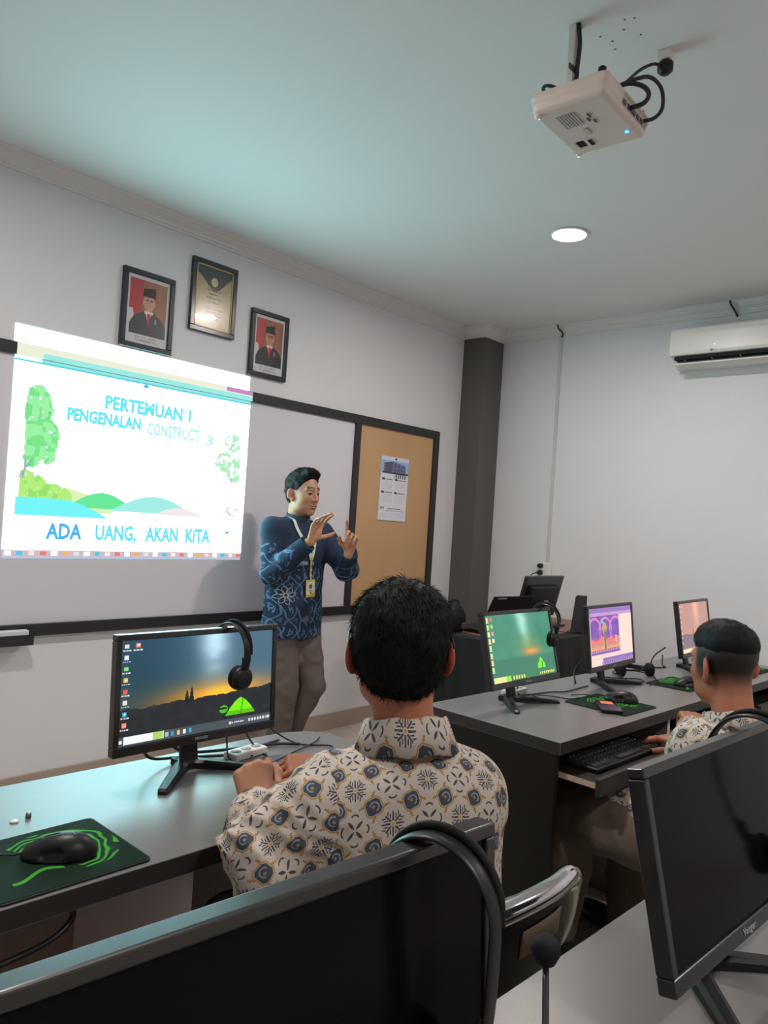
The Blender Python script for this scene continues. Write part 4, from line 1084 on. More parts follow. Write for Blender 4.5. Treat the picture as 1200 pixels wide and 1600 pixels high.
tag(cable('usb_cable', [(2.36, 1.46, 0.86), (2.37, 1.47, 0.79), (2.33, 1.40, 0.7545), (2.36, 1.345, 0.7545), (2.42, 1.35, 0.7545), (2.44, 1.41, 0.757), (2.50, 1.36, 0.7545), (2.52, 1.30, 0.7545), (2.545, 1.275, 0.7605)], 0.0022, M_cable), 'thin black cable looped behind the foot of the green tinted monitor', 'cable')
t = thing('power_strip', 'white power strip lying behind the green tinted monitor', 'power strip', (2.41, 1.465, 0.7505), (0, 0, 0.05))
MB().b2((-0.06, -0.022, 0), (0.06, 0.022, 0.022), bev=0.004).build('strip_body', M_white_pl, t)
for k_ in range(3): MB().lathe([(0.012, 0), (0.012, 0.0008), (0, 0.0008)], (-0.034+k_*0.034, 0, 0.0221), 16).build('socket_hole', M_grey_text, t)
tag(cable('tangled_cable', [(2.99, 1.42, 0.83), (3.00, 1.43, 0.77), (3.05, 1.40, 0.755), (3.09, 1.35, 0.755), (3.14, 1.31, 0.755), (3.10, 1.27, 0.755), (3.05, 1.31, 0.757), (3.10, 1.38, 0.762), (3.15, 1.43, 0.760), (3.24, 1.45, 0.755), (3.31, 1.40, 0.755), (3.30, 1.32, 0.755), (3.24, 1.28, 0.755), (3.18, 1.25, 0.755)], 0.0026, M_cable), 'black cable tangled on the long desk behind the middle monitor', 'cable')
tag(cable('hanging_cable', [(2.86, 1.44, 0.83), (2.84, 1.45, 0.80), (2.82, 1.44, 0.775), (2.81, 1.43, 0.7545), (2.85, 1.45, 0.7545)], 0.003, M_cable), 'black cable dropping from the middle monitor to the desk', 'cable')
tag(cable('looped_cable', [(3.60, 1.38, 0.84), (3.54, 1.40, 0.81), (3.49, 1.40, 0.78), (3.50, 1.39, 0.7545), (3.56, 1.36, 0.7545), (3.60, 1.39, 0.757), (3.62, 1.40, 0.80)], 0.003, M_cable), 'black cable looped behind the monitor with pinkish wallpaper', 'cable')
tag(cable('desk_cable_loop', [(0.16, 1.12, 0.70), (0.34, 1.14, 0.665), (0.48, 1.15, 0.655), (0.58, 1.16, 0.660), (0.615, 1.17, 0.685), (0.57, 1.18, 0.704), (0.45, 1.18, 0.700), (0.30, 1.17, 0.700)], 0.005, M_cable), 'black cable looping below the front edge of the left desk', 'cable')
for (x, y, nm, rr, h, m_, lb) in ((0.622, 1.425, 'button_cap', 0.0078, 0.003, M_white_pl, 'tiny round white cap on the left desk behind the mouse pad'), (0.650, 1.430, 'metal_nut', 0.0058, 0.009, pbr('nut_steel', (0.30, 0.30, 0.33), 0.3, metal=1), 'tiny dark metal piece standing beside the white cap')):
    o = MB().lathe([(0.0, 0), (rr, 0), (rr, h*0.7), (rr*0.8, h), (0, h)], (0, 0, 0), 16 if m_ is M_white_pl else 6).build(nm, m_); o.location = (x, y, 0.7503); tag(o, lb, 'small part')

# ------------------------------------------------------------------ things on the teacher's desk
t = thing('laptop', 'open black laptop seen from behind on the draped teacher desk', 'laptop', (3.75, 2.41, 0.7545), (0, 0, PI-0.15))
MB().b2((-0.17, -0.23, 0), (0.17, 0, 0.018), bev=0.004).build('laptop_base', M_black, t)
Rl = Matrix.Rotation(math.radians(-26), 3, 'X')
o = MB().box(Vector((0, 0.002, 0.018))+Rl @ Vector((0, 0.005, 0.112)), (0.34, 0.009, 0.225), Rl, bev=0.003).build('laptop_lid', M_black2, t)
MB().box(Vector((0, 0.002, 0.018))+Rl @ Vector((0, 0.0, 0.112)), (0.32, 0.001, 0.20), Rl).build('laptop_screen', M_off, t)
MB().box(Vector((0, 0.002, 0.018))+Rl @ Vector((0.10, 0.0102, 0.214)), (0.07, 0.0008, 0.008), Rl).build('laptop_logo', M_grey_text, t)
t = thing('desktop_monitor', 'black monitor seen from behind with white label on the teacher desk', 'monitor', (4.33, 2.44, 0.7545), (0, 0, PI-0.05))
R = Matrix.Rotation(math.radians(-14), 3, 'X')
MB().box(Vector((0, -0.05, 0.18)), (0.43, 0.022, 0.275), R, bev=0.005).build('monitor_panel', M_bezel, t)
MB().box(Vector((0, -0.03, 0.165)), (0.32, 0.03, 0.17), R, bev=0.008).build('back_shell', M_black, t)
MB().box(Vector((-0.03, -0.0115, 0.190)), (0.075, 0.001, 0.06), R).build('white_label', pbr('label_paper', (0.45, 0.45, 0.47), 0.5, var=0.1, scale=120), t)
MB().box(Vector((-0.03, -0.018, 0.148)), (0.05, 0.001, 0.014), R).build('white_label', pbr('label_paper', (0.45, 0.45, 0.47), 0.5), t)
mb = MB(); mb.box((0, 0.0, 0.07), (0.05, 0.02, 0.14), bev=0.003); mb.box((0, 0.0, 0.006), (0.22, 0.17, 0.010), bev=0.004); mb.build('stand', M_black, t)
t = thing('document_holder', 'black wedge-shaped stand beside the monitor on the teacher desk', 'stand', (4.30, 2.19, 0.7545), (0, 0, 0.3))
MB().prism([(-0.11, 0), (0.09, 0), (0.075, 0.215), (0.01, 0.21)], 0.06, 'y').build('wedge_body', M_black2, t, bevel=0.004)
MB().b2((-0.11, -0.05, -0.0), (0.09, 0.05, 0.006)).build('wedge_foot', M_black, t)
t = thing('shoulder_bag', 'black rounded bag behind the head on the teacher desk', 'bag', (3.50, 2.56, 0.7545))
s = Sdf((-0.16, -0.1, -0.01), (0.16, 0.1, 0.20), 0.008); s.ell((0, 0, 0.07), (0.085, 0.07, 0.10)); s.clip((0, 0, -1), (0, 0, 0.0), 0.01); s.noise(0.006, 22)
verts_mesh('bag_body', [s.mesh()], M_black2, t)
MB().tube(curve_pts([(-0.06, 0, 0.150), (-0.03, 0, 0.172), (0.03, 0, 0.172), (0.06, 0, 0.150)], 6), 0.006, 8).build('handle', M_black2, t, fix=False)
MB().b2((0.0, -0.078, 0.02), (0.07, -0.060, 0.055), bev=0.004).build('pocket', pbr('bag_grey', (0.06, 0.06, 0.062), 0.5), t)
o = MB().b2((-0.08, -0.05, 0), (0.08, 0.05, 0.006), bev=0.001).build('red_folder', pbr('folder_red', (0.50, 0.16, 0.19), 0.5)); o.location = (3.60, 2.19, 0.7548); tag(o, 'flat pinkish red folder at the edge of the teacher desk', 'folder')
tag(cable('teacher_cable', [(4.10, 2.37, 0.86), (4.10, 2.32, 0.80), (4.12, 2.24, 0.7620), (4.18, 2.14, 0.7620), (4.40, 2.13, 0.7620), (4.62, 2.16, 0.7620), (4.70, 2.3, 0.7620)], 0.003, M_cable), 'black cable trailing over the wooden top of the teacher desk', 'cable')

# ------------------------------------------------------------------ ceiling projector
t = thing('projector', 'white ceiling projector with blue light and looping black cables', 'projector', (1.928, 1.040, 2.495), (0, 0, math.radians(1.5)))
s = Sdf((-0.18, -0.15, -0.03), (0.18, 0.15, 0.13), 0.004)
s.add(d_box(s.P, (0, 0, 0.036), (0.142, 0.110, 0.034), 0.018)); s.add(d_box(s.P, (0, 0, 0.048), (0.145, 0.113, 0.014), 0.010), 0.01)
s.sub(d_box(s.P, (0.045, -0.112, 0.038), (0.080, 0.010, 0.018), 0.004), 0.004)
s.sub(d_cap(s.P, (0.06, 0.125, 0.040), (0.06, 0.095, 0.040), 0.028, 0.024), 0.004)
s.sub(d_box(s.P, (0.075, 0.060, 0.0), (0.020, 0.013, 0.006), 0.002), 0.002)
verts_mesh('projector_body', [s.mesh()], pbr('projector_shell', (0.66, 0.565, 0.51), 0.4, var=0.01), t)
M_port = pbr('port_dark', (0.10, 0.085, 0.08), 0.5)
mb = MB(); mb.b2((-0.03, -0.1025, 0.024), (0.118, -0.1015, 0.052)); mb.build('port_panel', pbr('port_panel', (0.5, 0.45, 0.42), 0.5), t)
for x, w_ in ((-0.015, 0.022), (0.02, 0.018), (0.05, 0.024), (0.082, 0.016), (0.106, 0.014)): MB().b2((x-w_/2, -0.1055, 0.031), (x+w_/2, -0.1028, 0.044)).build('port', M_port, t)
MB().lathe([(0.022, 0), (0.024, 0.008), (0.020, 0.012), (0.0, 0.006)], (0.06, 0.090, 0.040), 24, rotm(-PI/2, 0, 0)).build('lens', M_off, t)
MB().b2((0.060, 0.050, 0.0025), (0.090, 0.072, 0.0045)).build('focus_recess', M_black2, t)
MB().b2((0.058, 0.024, -0.0015), (0.088, 0.034, 0.0005)).build('focus_slot', M_black2, t)
for k_ in range(7): MB().b2((-0.10, 0.050-k_*0.008, -0.0012), (-0.03, 0.0545-k_*0.008, 0.0004)).build('label_line', pbr('printed_grey', (0.48, 0.44, 0.43), 0.5), t)
for x, y in ((-0.065, -0.028), (-0.045, -0.018), (-0.03, -0.03)): MB().b2((x-0.009, y-0.003, -0.0012), (x+0.009, y+0.003, 0.0004)).build('label_mark', M_port, t)
MB().b2((-0.006, 0.006, -0.0012), (0.028, 0.016, 0.0004)).build('embossed_name', pbr('printed_grey', (0.48, 0.44, 0.43), 0.5), t)
MB().lathe([(0.0055, -0.001), (0.0055, 0.001), (0, 0.001), (0, -0.0012)], (0.072, -0.078, -0.0005), 16).build('status_light', emit('blue_led', lin(70, 170, 255), 2.5), t)
for x, y in ((-0.135, -0.095), (0.135, -0.095), (0.0, 0.10)): MB().lathe([(0.010, 0.0), (0.011, 0.01), (0.006, 0.014), (0, 0.014)], (x*0.95, y*0.95, 0.068), 14).build('rubber_foot', M_black, t)
for x, y in ((-0.128, 0.094), (0.128, 0.094)): MB().lathe([(0.0, -0.006), (0.008, -0.004), (0.010, 0.0), (0.010, 0.006)], (x, y, 0.003), 14).build('rubber_foot', M_white_pl, t)
t2 = t
def pw(x, y, z): return (x, y, z)
t = thing('ceiling_bracket', 'grey ceiling pole holding the projector', 'bracket', (1.965, 1.128, Z_CEIL))
MB().b2((-0.016, -0.010, -0.272), (0.016, 0.010, 0), bev=0.002).build('pole', M_ceil, t)
MB().b2((-0.040, -0.0135, -0.146), (0.017, -0.0095, -0.130)).build('clamp_band', pbr('tape_grey', (0.09, 0.085, 0.08), 0.5), t)
MB().lathe([(0.0, -0.006), (0.018, -0.005), (0.020, 0.0)], (0.004, 0, -0.0005), 20).build('ceiling_plate', pbr('plate_grey', (0.35, 0.32, 0.30), 0.5), t)
tag(cable('projector_video_cable', [(1.958, 1.112, 2.838), (1.964, 1.108, 2.78), (1.957, 1.108, 2.70), (1.955, 1.106, 2.62), (1.93, 1.07, 2.582), (1.92, 1.00, 2.582), (1.935, 0.94, 2.592), (1.958, 0.905, 2.585), (1.968, 0.890, 2.562), (1.962, 0.900, 2.538), (1.955, 0.936, 2.532)], 0.0065, M_cable), 'thick black cable running down the ceiling pole into the projector', 'cable')
tag(cable('projector_side_cable', [(1.94, 1.12, 2.600), (1.88, 1.13, 2.618), (1.84, 1.14, 2.608), (1.825, 1.13, 2.582), (1.87, 1.09, 2.575), (1.92, 1.06, 2.584)], 0.005, M_cable), 'black cable coiled on top of the projector beside the pole', 'cable')
tag(cable('projector_power_cable', [(2.035, 0.932, 2.530), (2.047, 0.905, 2.536), (2.050, 0.885, 2.560), (2.025, 0.880, 2.600), (1.985, 0.895, 2.618), (1.95, 0.92, 2.606), (1.92, 0.97, 2.584)], 0.0055, M_cable), 'black power cable looping beside the projector', 'cable')
t = thing('ceiling_socket', 'white ceiling socket with black plug above the projector', 'socket', (2.232, 0.962, Z_CEIL))
MB().b2((-0.020, -0.020, -0.030), (0.020, 0.020, 0), bev=0.004).build('socket_box', M_white_pl, t)
MB().lathe([(0.016, 0.0), (0.024, -0.008), (0.023, -0.030), (0.012, -0.040), (0, -0.040)], (0, 0, -0.0305), 18).build('plug', M_black, t)
tag(cable('socket_cable', [(2.21, 0.968, 2.790), (2.18, 0.980, 2.782), (2.13, 0.995, 2.745), (2.06, 1.0, 2.680), (2.00, 1.0, 2.625), (1.96, 0.99, 2.590)], 0.0048, M_cable), 'black cable running from the ceiling socket to the projector', 'cable')
mb = MB()
for dx, dy in ((0.06, -0.03), (0.09, 0.02), (0.02, -0.05), (0.11, -0.06), (0.13, 0.03), (0.05, 0.04), (0.03, -0.075)):
    mb.lathe([(0.0035, -0.0006), (0.0035, 0.0002)], (2.0+dx, 1.05+dy, Z_CEIL), 8)
o = mb.build('drill_marks', pbr('drill_hole', (0.12, 0.10, 0.09), 0.8)); o['kind'] = 'stuff'; tag(o, 'small drill holes in the ceiling beside the projector pole', 'holes')
# ------------------------------------------------------------------ people
M_skin = attr_mat('skin', 0.5, bump=0.08, sss=0.08)
M_hair = pbr('hair_black', (0.006, 0.0055, 0.006), 0.62, var=0.2, scale=300, spec=0.2)
M_trou = pbr('trousers_brown', (0.125, 0.094, 0.086), 0.85, var=0.08, scale=120, bump=0.2)
M_shoe = pbr('shoe_black', (0.012, 0.012, 0.012), 0.35)

def batik_mat():
    """cream cotton with a repeat of slate squares, leaf bursts and crossed petals"""
    m, nt, b = new_mat('batik_cream')
    uvn = nt.nodes.new('ShaderNodeUVMap'); uvn.uv_map = 'UVMap'
    sp = nt.nodes.new('ShaderNodeSeparateXYZ'); nt.links.new(uvn.outputs[0], sp.inputs[0])
    u = E(sp.outputs[0])/0.060; v = E(sp.outputs[1])/0.065
    fu, fv = e_floor(u), e_floor(v)
    sx, sy = u-fu-0.5, v-fv-0.5
    # slate squares at half offsets, turned a little, with corners cut
    rx, ry = sx*0.94+sy*0.34, sy*0.94-sx*0.34
    bxd = e_max(e_max(e_abs(rx), e_abs(ry)), (e_abs(rx)+e_abs(ry))*0.62)
    sq = bxd < 0.200; ol = bxd < 0.250; ol2 = (bxd < 0.222)
    sw = (e_abs(e_len(rx-0.02, ry+0.01)-0.115) < 0.020) & (rx+ry*0.7 > -0.05)
    dot = e_len(rx, ry) < 0.042
    # whole-number sites: bursts and crosses alternate
    nu, nv = e_floor(u+0.5), e_floor(v+0.5)
    dx, dy = u-nu, v-nv
    s_ = nu+nv; par = s_-e_floor(s_*0.5)*2.0
    isb = par < 0.5; isx = isb.inv()
    r = e_len(dx, dy); ax, ay = e_abs(dx), e_abs(dy)
    hi, lo = e_max(ax, ay), e_min(ax, ay)
    sm_, df = ax+ay, e_abs(ax-ay)
    # burst: eight rays plus short leaves each side of the diagonals
    ray1 = (lo < 0.020) & (hi > 0.075) & (hi < 0.30)
    ray2 = (df < 0.032) & (sm_ > 0.11) & (sm_ < 0.40)
    q = sm_*0.7071; side = df*0.7071
    saw = E.n('FRACT', (q-side*0.9)*11.0)
    leaves = (saw < 0.48) & (side > 0.035) & (side < 0.125) & (sm_ < 0.44) & (hi > 0.07)
    burst = (ray1 | ray2 | leaves) & (sm_ < 0.46) & isb
    yel = (r < 0.045) & isb
    # cross: four diagonal petals and four arcs
    t_ = (sm_*0.7071-0.165)/0.135
    pet = (side < (0.040*(1.0-t_*t_))) & isx
    arc = (e_abs(E.n('SQRT', (hi-0.24)*(hi-0.24)+lo*lo)-0.13) < 0.022) & (hi > 0.30) & (lo < 0.105) & isx
    ink = burst | pet | arc
    # tan ropes curving round every burst between the squares
    ring = (e_abs(r-0.525+0.015*e_sin(E.n('ARCTAN2', dy, dx)*40.0)) < 0.034) & isb
    rope_z = (lo > 0.12)
    r2 = e_len(1.0-hi, lo); ringx = (e_abs(r2-0.525+0.012*e_sin(lo*90.0)) < 0.030) & isx & (lo > 0.09)
    ring = (ring & rope_z) | ringx
    c = e_mix(ink, (0.60, 0.53, 0.47), (0.085, 0.080, 0.090))
    c = e_mix(yel, c, (0.62, 0.38, 0.06))
    c = e_mix(ring, c, (0.42, 0.24, 0.075))
    c = e_mix(ol, c, (0.46, 0.27, 0.08))
    c = e_mix(ol2, c, (0.50, 0.42, 0.33))
    c = e_mix(sq, c, (0.075, 0.085, 0.11))
    c = e_mix(sw & sq, c, (0.26, 0.33, 0.42))
    c = e_mix(dot, c, (0.42, 0.25, 0.10))
    nt.links.new(c, b.inputs['Base Color']); b.inputs['Roughness'].default_value = 0.8
    b.inputs['Specular IOR Level'].default_value = 0.2
    nz = nt.nodes.new('ShaderNodeTexNoise'); nz.inputs['Scale'].default_value = 35
    tc = nt.nodes.new('ShaderNodeTexCoord'); nt.links.new(tc.outputs['Object'], nz.inputs['Vector'])
    bp = nt.nodes.new('ShaderNodeBump'); bp.inputs['Strength'].default_value = 0.25; bp.inputs['Distance'].default_value = 0.004
    nt.links.new(nz.outputs[0], bp.inputs['Height']); nt.links.new(bp.outputs[0], b.inputs['Normal'])
    return m
M_batik = batik_mat()

def navy_mat():
    """navy shirt with pale blue scroll lattice below the chest, in object coordinates"""
    m, nt, b = new_mat('batik_navy')
    tc = nt.nodes.new('ShaderNodeTexCoord'); sp = nt.nodes.new('ShaderNodeSeparateXYZ')
    nt.links.new(tc.outputs['Object'], sp.inputs[0])
    x = E(sp.outputs[0]); z = E(sp.outputs[2]); y = E(sp.outputs[1])
    nz = nt.nodes.new('ShaderNodeTexNoise'); nz.inputs['Scale'].default_value = 14; nz.inputs['Detail'].default_value = 1.5
    nt.links.new(tc.outputs['Object'], nz.inputs['Vector']); n = E(nz.outputs[0])-0.5
    xs = e_abs(x-0.0)                      # mirrored about the button line
    u = xs+y*0.25
    P_ = 0.088
    a = (u+z*0.72)/P_+n*0.55+0.10*e_sin(z*70.0); c_ = (u-z*0.72)/P_+n*0.55+0.10*e_sin(z*60.0)
    fa = e_abs(E.n('FRACT', a)-0.5); fc = e_abs(E.n('FRACT', c_)-0.5)
    line = (fa < 0.042) | (fc < 0.042); line2 = (fa > 0.055) & (fa < 0.075) | ((fc > 0.055) & (fc < 0.075))
    # little curls and dots inside the lattice cells
    ca, cc = E.n('FRACT', a+0.5)-0.5, E.n('FRACT', c_+0.5)-0.5
    rr = e_len(E.n('FRACT', a)-0.5+0.0, E.n('FRACT', c_)-0.5)
    ra = e_len(ca, cc)
    curl = (e_abs(ra-0.17) < 0.035) & (e_sin(E.n('ARCTAN2', ca, cc)*3.0+z*30.0) > -0.1)
    ang = E.n('ARCTAN2', ca, cc)
    star = (e_abs(ra-0.085) < 0.022)
    dots = (e_sin(u*430.0) > 0.72) & (e_sin(z*430.0) > 0.72)
    zone_t = z+0.10*xs+0.03*e_sin(x*30.0)   # the plain yoke ends here
    low = zone_t < 1.105
    slv = (xs > 0.205) & (z < 1.20) & (z > 0.98)
    area = low | slv
    sparse = n > 0.02
    soft = (line | curl | star) & area
    c = e_mix(dots & area & sparse, (0.017, 0.030, 0.060), (0.10, 0.16, 0.26))
    c = e_mix(line2 & area, c, (0.045, 0.085, 0.16))
    c = e_mix(soft & (n > -0.12), c, (0.105, 0.190, 0.335))
    nt.links.new(c, b.inputs['Base Color']); b.inputs['Roughness'].default_value = 0.75; b.inputs['Specular IOR Level'].default_value = 0.25
    return m
M_navy = navy_mat()

def frame_of(yaw, pitch=0.0, roll=0.0):
    """columns right, forward, up; yaw from +y towards +x, pitch up, roll towards the right shoulder"""
    F = np.array([math.sin(yaw)*math.cos(pitch), math.cos(yaw)*math.cos(pitch), math.sin(pitch)])
    Rr = np.array([math.cos(yaw), -math.sin(yaw), 0.0]); U = np.cross(Rr, F)
    c, s = math.cos(roll), math.sin(roll)
    return np.stack([c*Rr-s*U, F, s*Rr+c*U], 1)

SKIN = np.array([0.50, 0.245, 0.145]); SKIN_D = np.array([0.42, 0.155, 0.078])

def head_piece(c, M, neck_base, tone=SKIN, fade=False, h=0.0028, brows=True, es=1.0):
    """head with face, ears and neck, in a local frame (right, forward, up); returns world piece and colours"""
    nb = (np.asarray(neck_base)-c)@M
    s = Sdf((-0.115, -0.15, -0.235), (0.115, 0.145, 0.145), h)
    s.ell((0, -0.012, 0.038), (0.073, 0.092, 0.082)); s.ell((0, 0.030, -0.020), (0.062, 0.062, 0.085), k=0.03)
    s.ell((0, 0.050, -0.075), (0.044, 0.034, 0.034), k=0.03); s.ell((0, 0.072, -0.100), (0.020, 0.014, 0.014), k=0.02)
    for q in (-1, 1):
        s.ell((q*0.040, 0.048, -0.022), (0.024, 0.030, 0.028), k=0.02)
        s.ell((q*0.048, 0.022, -0.070), (0.020, 0.034, 0.026), k=0.025)
        s.cap((q*0.012, 0.083, 0.030), (q*0.045, 0.070, 0.030), 0.009, 0.008, k=0.014)
    for q in (-1, 1): s.sub(d_ell(s.P, (q*0.031, 0.096, 0.008), (0.017, 0.014, 0.011)), 0.012)
    for q in (-1, 1):
        s.ell((q*0.031, 0.0735, 0.007), (0.0145, 0.0125, 0.0125), k=0.003)
        s.cap((q*0.018, 0.084, 0.012), (q*0.044, 0.078, 0.012), 0.0038, 0.0032, k=0.004)
    s.cap((0, 0.086, 0.018), (0, 0.104, -0.024), 0.007, 0.0115, k=0.010)
    for q in (-1, 1): s.ell((q*0.013, 0.094, -0.028), (0.0085, 0.010, 0.008), k=0.006)
    s.ell((0, 0.088, -0.056), (0.026, 0.0105, 0.0075), k=0.004); s.ell((0, 0.086, -0.068), (0.021, 0.011, 0.0075), k=0.004)
    s.sub(d_cap(s.P, (-0.024, 0.096, -0.062), (0.024, 0.096, -0.062), 0.0022, 0.0022), 0.003)
    for q in (-1, 1):
        R = np.array([[1, 0, 0], [0, 1, 0], [0, 0, 1.0]]); a = q*0.62
        R = np.array([[math.cos(a), -math.sin(a), 0], [math.sin(a), math.cos(a), 0], [0, 0, 1]])
        s.ell((q*(0.084-0.03*(1-es)), -0.018, -0.008), (0.0075, 0.023*es, 0.036*es), R, k=0.008)
        s.sub(d_ell(s.P, (q*0.0905, -0.010, -0.006), (0.005, 0.013*es, 0.023*es), R), 0.004)
        s.ell((q*0.073, -0.006, -0.036), (0.007, 0.010, 0.012), k=0.008)
    s.cap((0, -0.022, -0.045), tuple(nb), 0.052, 0.056, k=0.03)
    V, F = s.mesh()
    col = np.tile(tone, (len(V), 1)); x, y, z = V[:, 0], V[:, 1], V[:, 2]
    def blend(m, c_): col[:] = col*(1-m[:, None])+np.asarray(c_)*m[:, None]
    lip = np.clip(1.3-((x/0.026)**2+((z+0.062)/0.013)**2), 0, 1)*(y > 0.075); blend(lip*0.75, (0.36, 0.13, 0.10))
    ear = np.clip((np.abs(x)-0.072)*120, 0, 1)*(z < 0.045)*(z > -0.05); blend(ear*(0.85 if es == 1.0 else 0.4), (0.52, 0.085, 0.042))
    if brows:
        br = (np.abs(z-0.0325-0.25*(0.03-np.abs(np.abs(x)-0.03))) < 0.0050)*(np.abs(x) > 0.010)*(np.abs(x) < 0.050)*(y > 0.05); blend(br*1.0, (0.008, 0.006, 0.005))
    le = (((np.abs(x)-0.031)/0.0155)**2+((z-0.0075)/0.0050)**2 < 1)*(y > 0.075); blend(le*0.9, (0.03, 0.02, 0.018))
    if fade:
        f = np.clip((0.048-y-0.2*np.abs(z))*60, 0, 1)*(np.abs(x) < 0.076)*((y < -0.03) | (z > 0.03) | (np.abs(x) < 0.070) | (z < -0.045) | True)
        f2 = f*np.clip((z+0.085+0.5*np.clip(-y-0.02, -0.06, 0)*-1*0-0.35*np.clip(y+0.02, 0, 1))*14, 0, 0.98); blend(f2*(z > -0.085), (0.007, 0.006, 0.006))
    return (V@M.T+c, F), col

def eyes(parent, c, M, o):
    for q in (-1, 1):
        p = c+M@np.array([q*0.031, 0.0765, 0.0065])
        bm = bmesh.new(); bmesh.ops.create_uvsphere(bm, u_segments=16, v_segments=10, radius=0.0112); me = bpy.data.meshes.new('eye'); bm.to_mesh(me); bm.free()
        e = link_mesh('eye', me, pbr('eye_dark', (0.05, 0.035, 0.03), 0.15), parent, tuple(p-np.asarray(o)), smooth=True)

def blades(V, F, n, lmin, lmax, wid, flow, lift, sel=None, bend=0.4):
    """short tapered hair tufts growing from a surface"""
    tri = V[F]; cen = tri.mean(1); nn = np.cross(tri[:, 2]-tri[:, 0], tri[:, 3]-tri[:, 1]); nn /= np.linalg.norm(nn, axis=1)[:, None]+1e-12
    ok = np.arange(len(F)) if sel is None else np.where(sel(cen))[0]
    pick = RNG.choice(ok, n); p = cen[pick]+RNG.normal(0, 0.001, (n, 3)); nv = nn[pick]
    fl = flow(p); fl = fl-nv*(fl*nv).sum(1)[:, None]; fl /= np.linalg.norm(fl, axis=1)[:, None]+1e-9
    d = fl+nv*lift+RNG.normal(0, 0.22, (n, 3)); d /= np.linalg.norm(d, axis=1)[:, None]
    L = RNG.uniform(lmin, lmax, n)[:, None]; sd = np.cross(d, nv); sd /= np.linalg.norm(sd, axis=1)[:, None]+1e-9; up = np.cross(sd, d)
    Vv = []; p0 = p-nv*0.003
    for t_, w_ in ((0, 1.0), (0.55, 0.7)):
        q = p0+d*L*t_-nv*L*bend*t_*t_*0.3
        for k_ in range(3):
            a = 2*PI*k_/3; Vv.append(q+(sd*math.cos(a)+up*math.sin(a)*0.6)*wid*w_)
    Vv.append(p0+d*L-nv*L*bend*0.3)
    Vv = np.stack(Vv, 1)               # n,7,3
    f = []
    for k_ in range(3):
        k2 = (k_+1) % 3
        f.append((k_, k2, 3+k2, 3+k_)); f.append((3+k_, 3+k2, 6, 6))
    f = np.array(f); Fv = (np.arange(n)[:, None, None]*7+f[None]).reshape(-1, 4)
    return Vv.reshape(-1, 3), Fv

def tri_clean_mesh(name, pieces, mat, parent, origin):
    """like verts_mesh but allows triangles written as repeated last index"""
    V = np.concatenate([p[0] for p in pieces]); o = 0; faces = []
    for P_, F_ in pieces:
        for f in F_:
            f = [int(i)+o for i in f]; faces.append(tuple(f[:3]) if f[2] == f[3] else tuple(f))
        o += len(P_)
    me = bpy.data.meshes.new(name); me.from_pydata((V-np.asarray(origin)).tolist(), [], faces)
    return link_mesh(name, me, mat, parent, smooth=True)

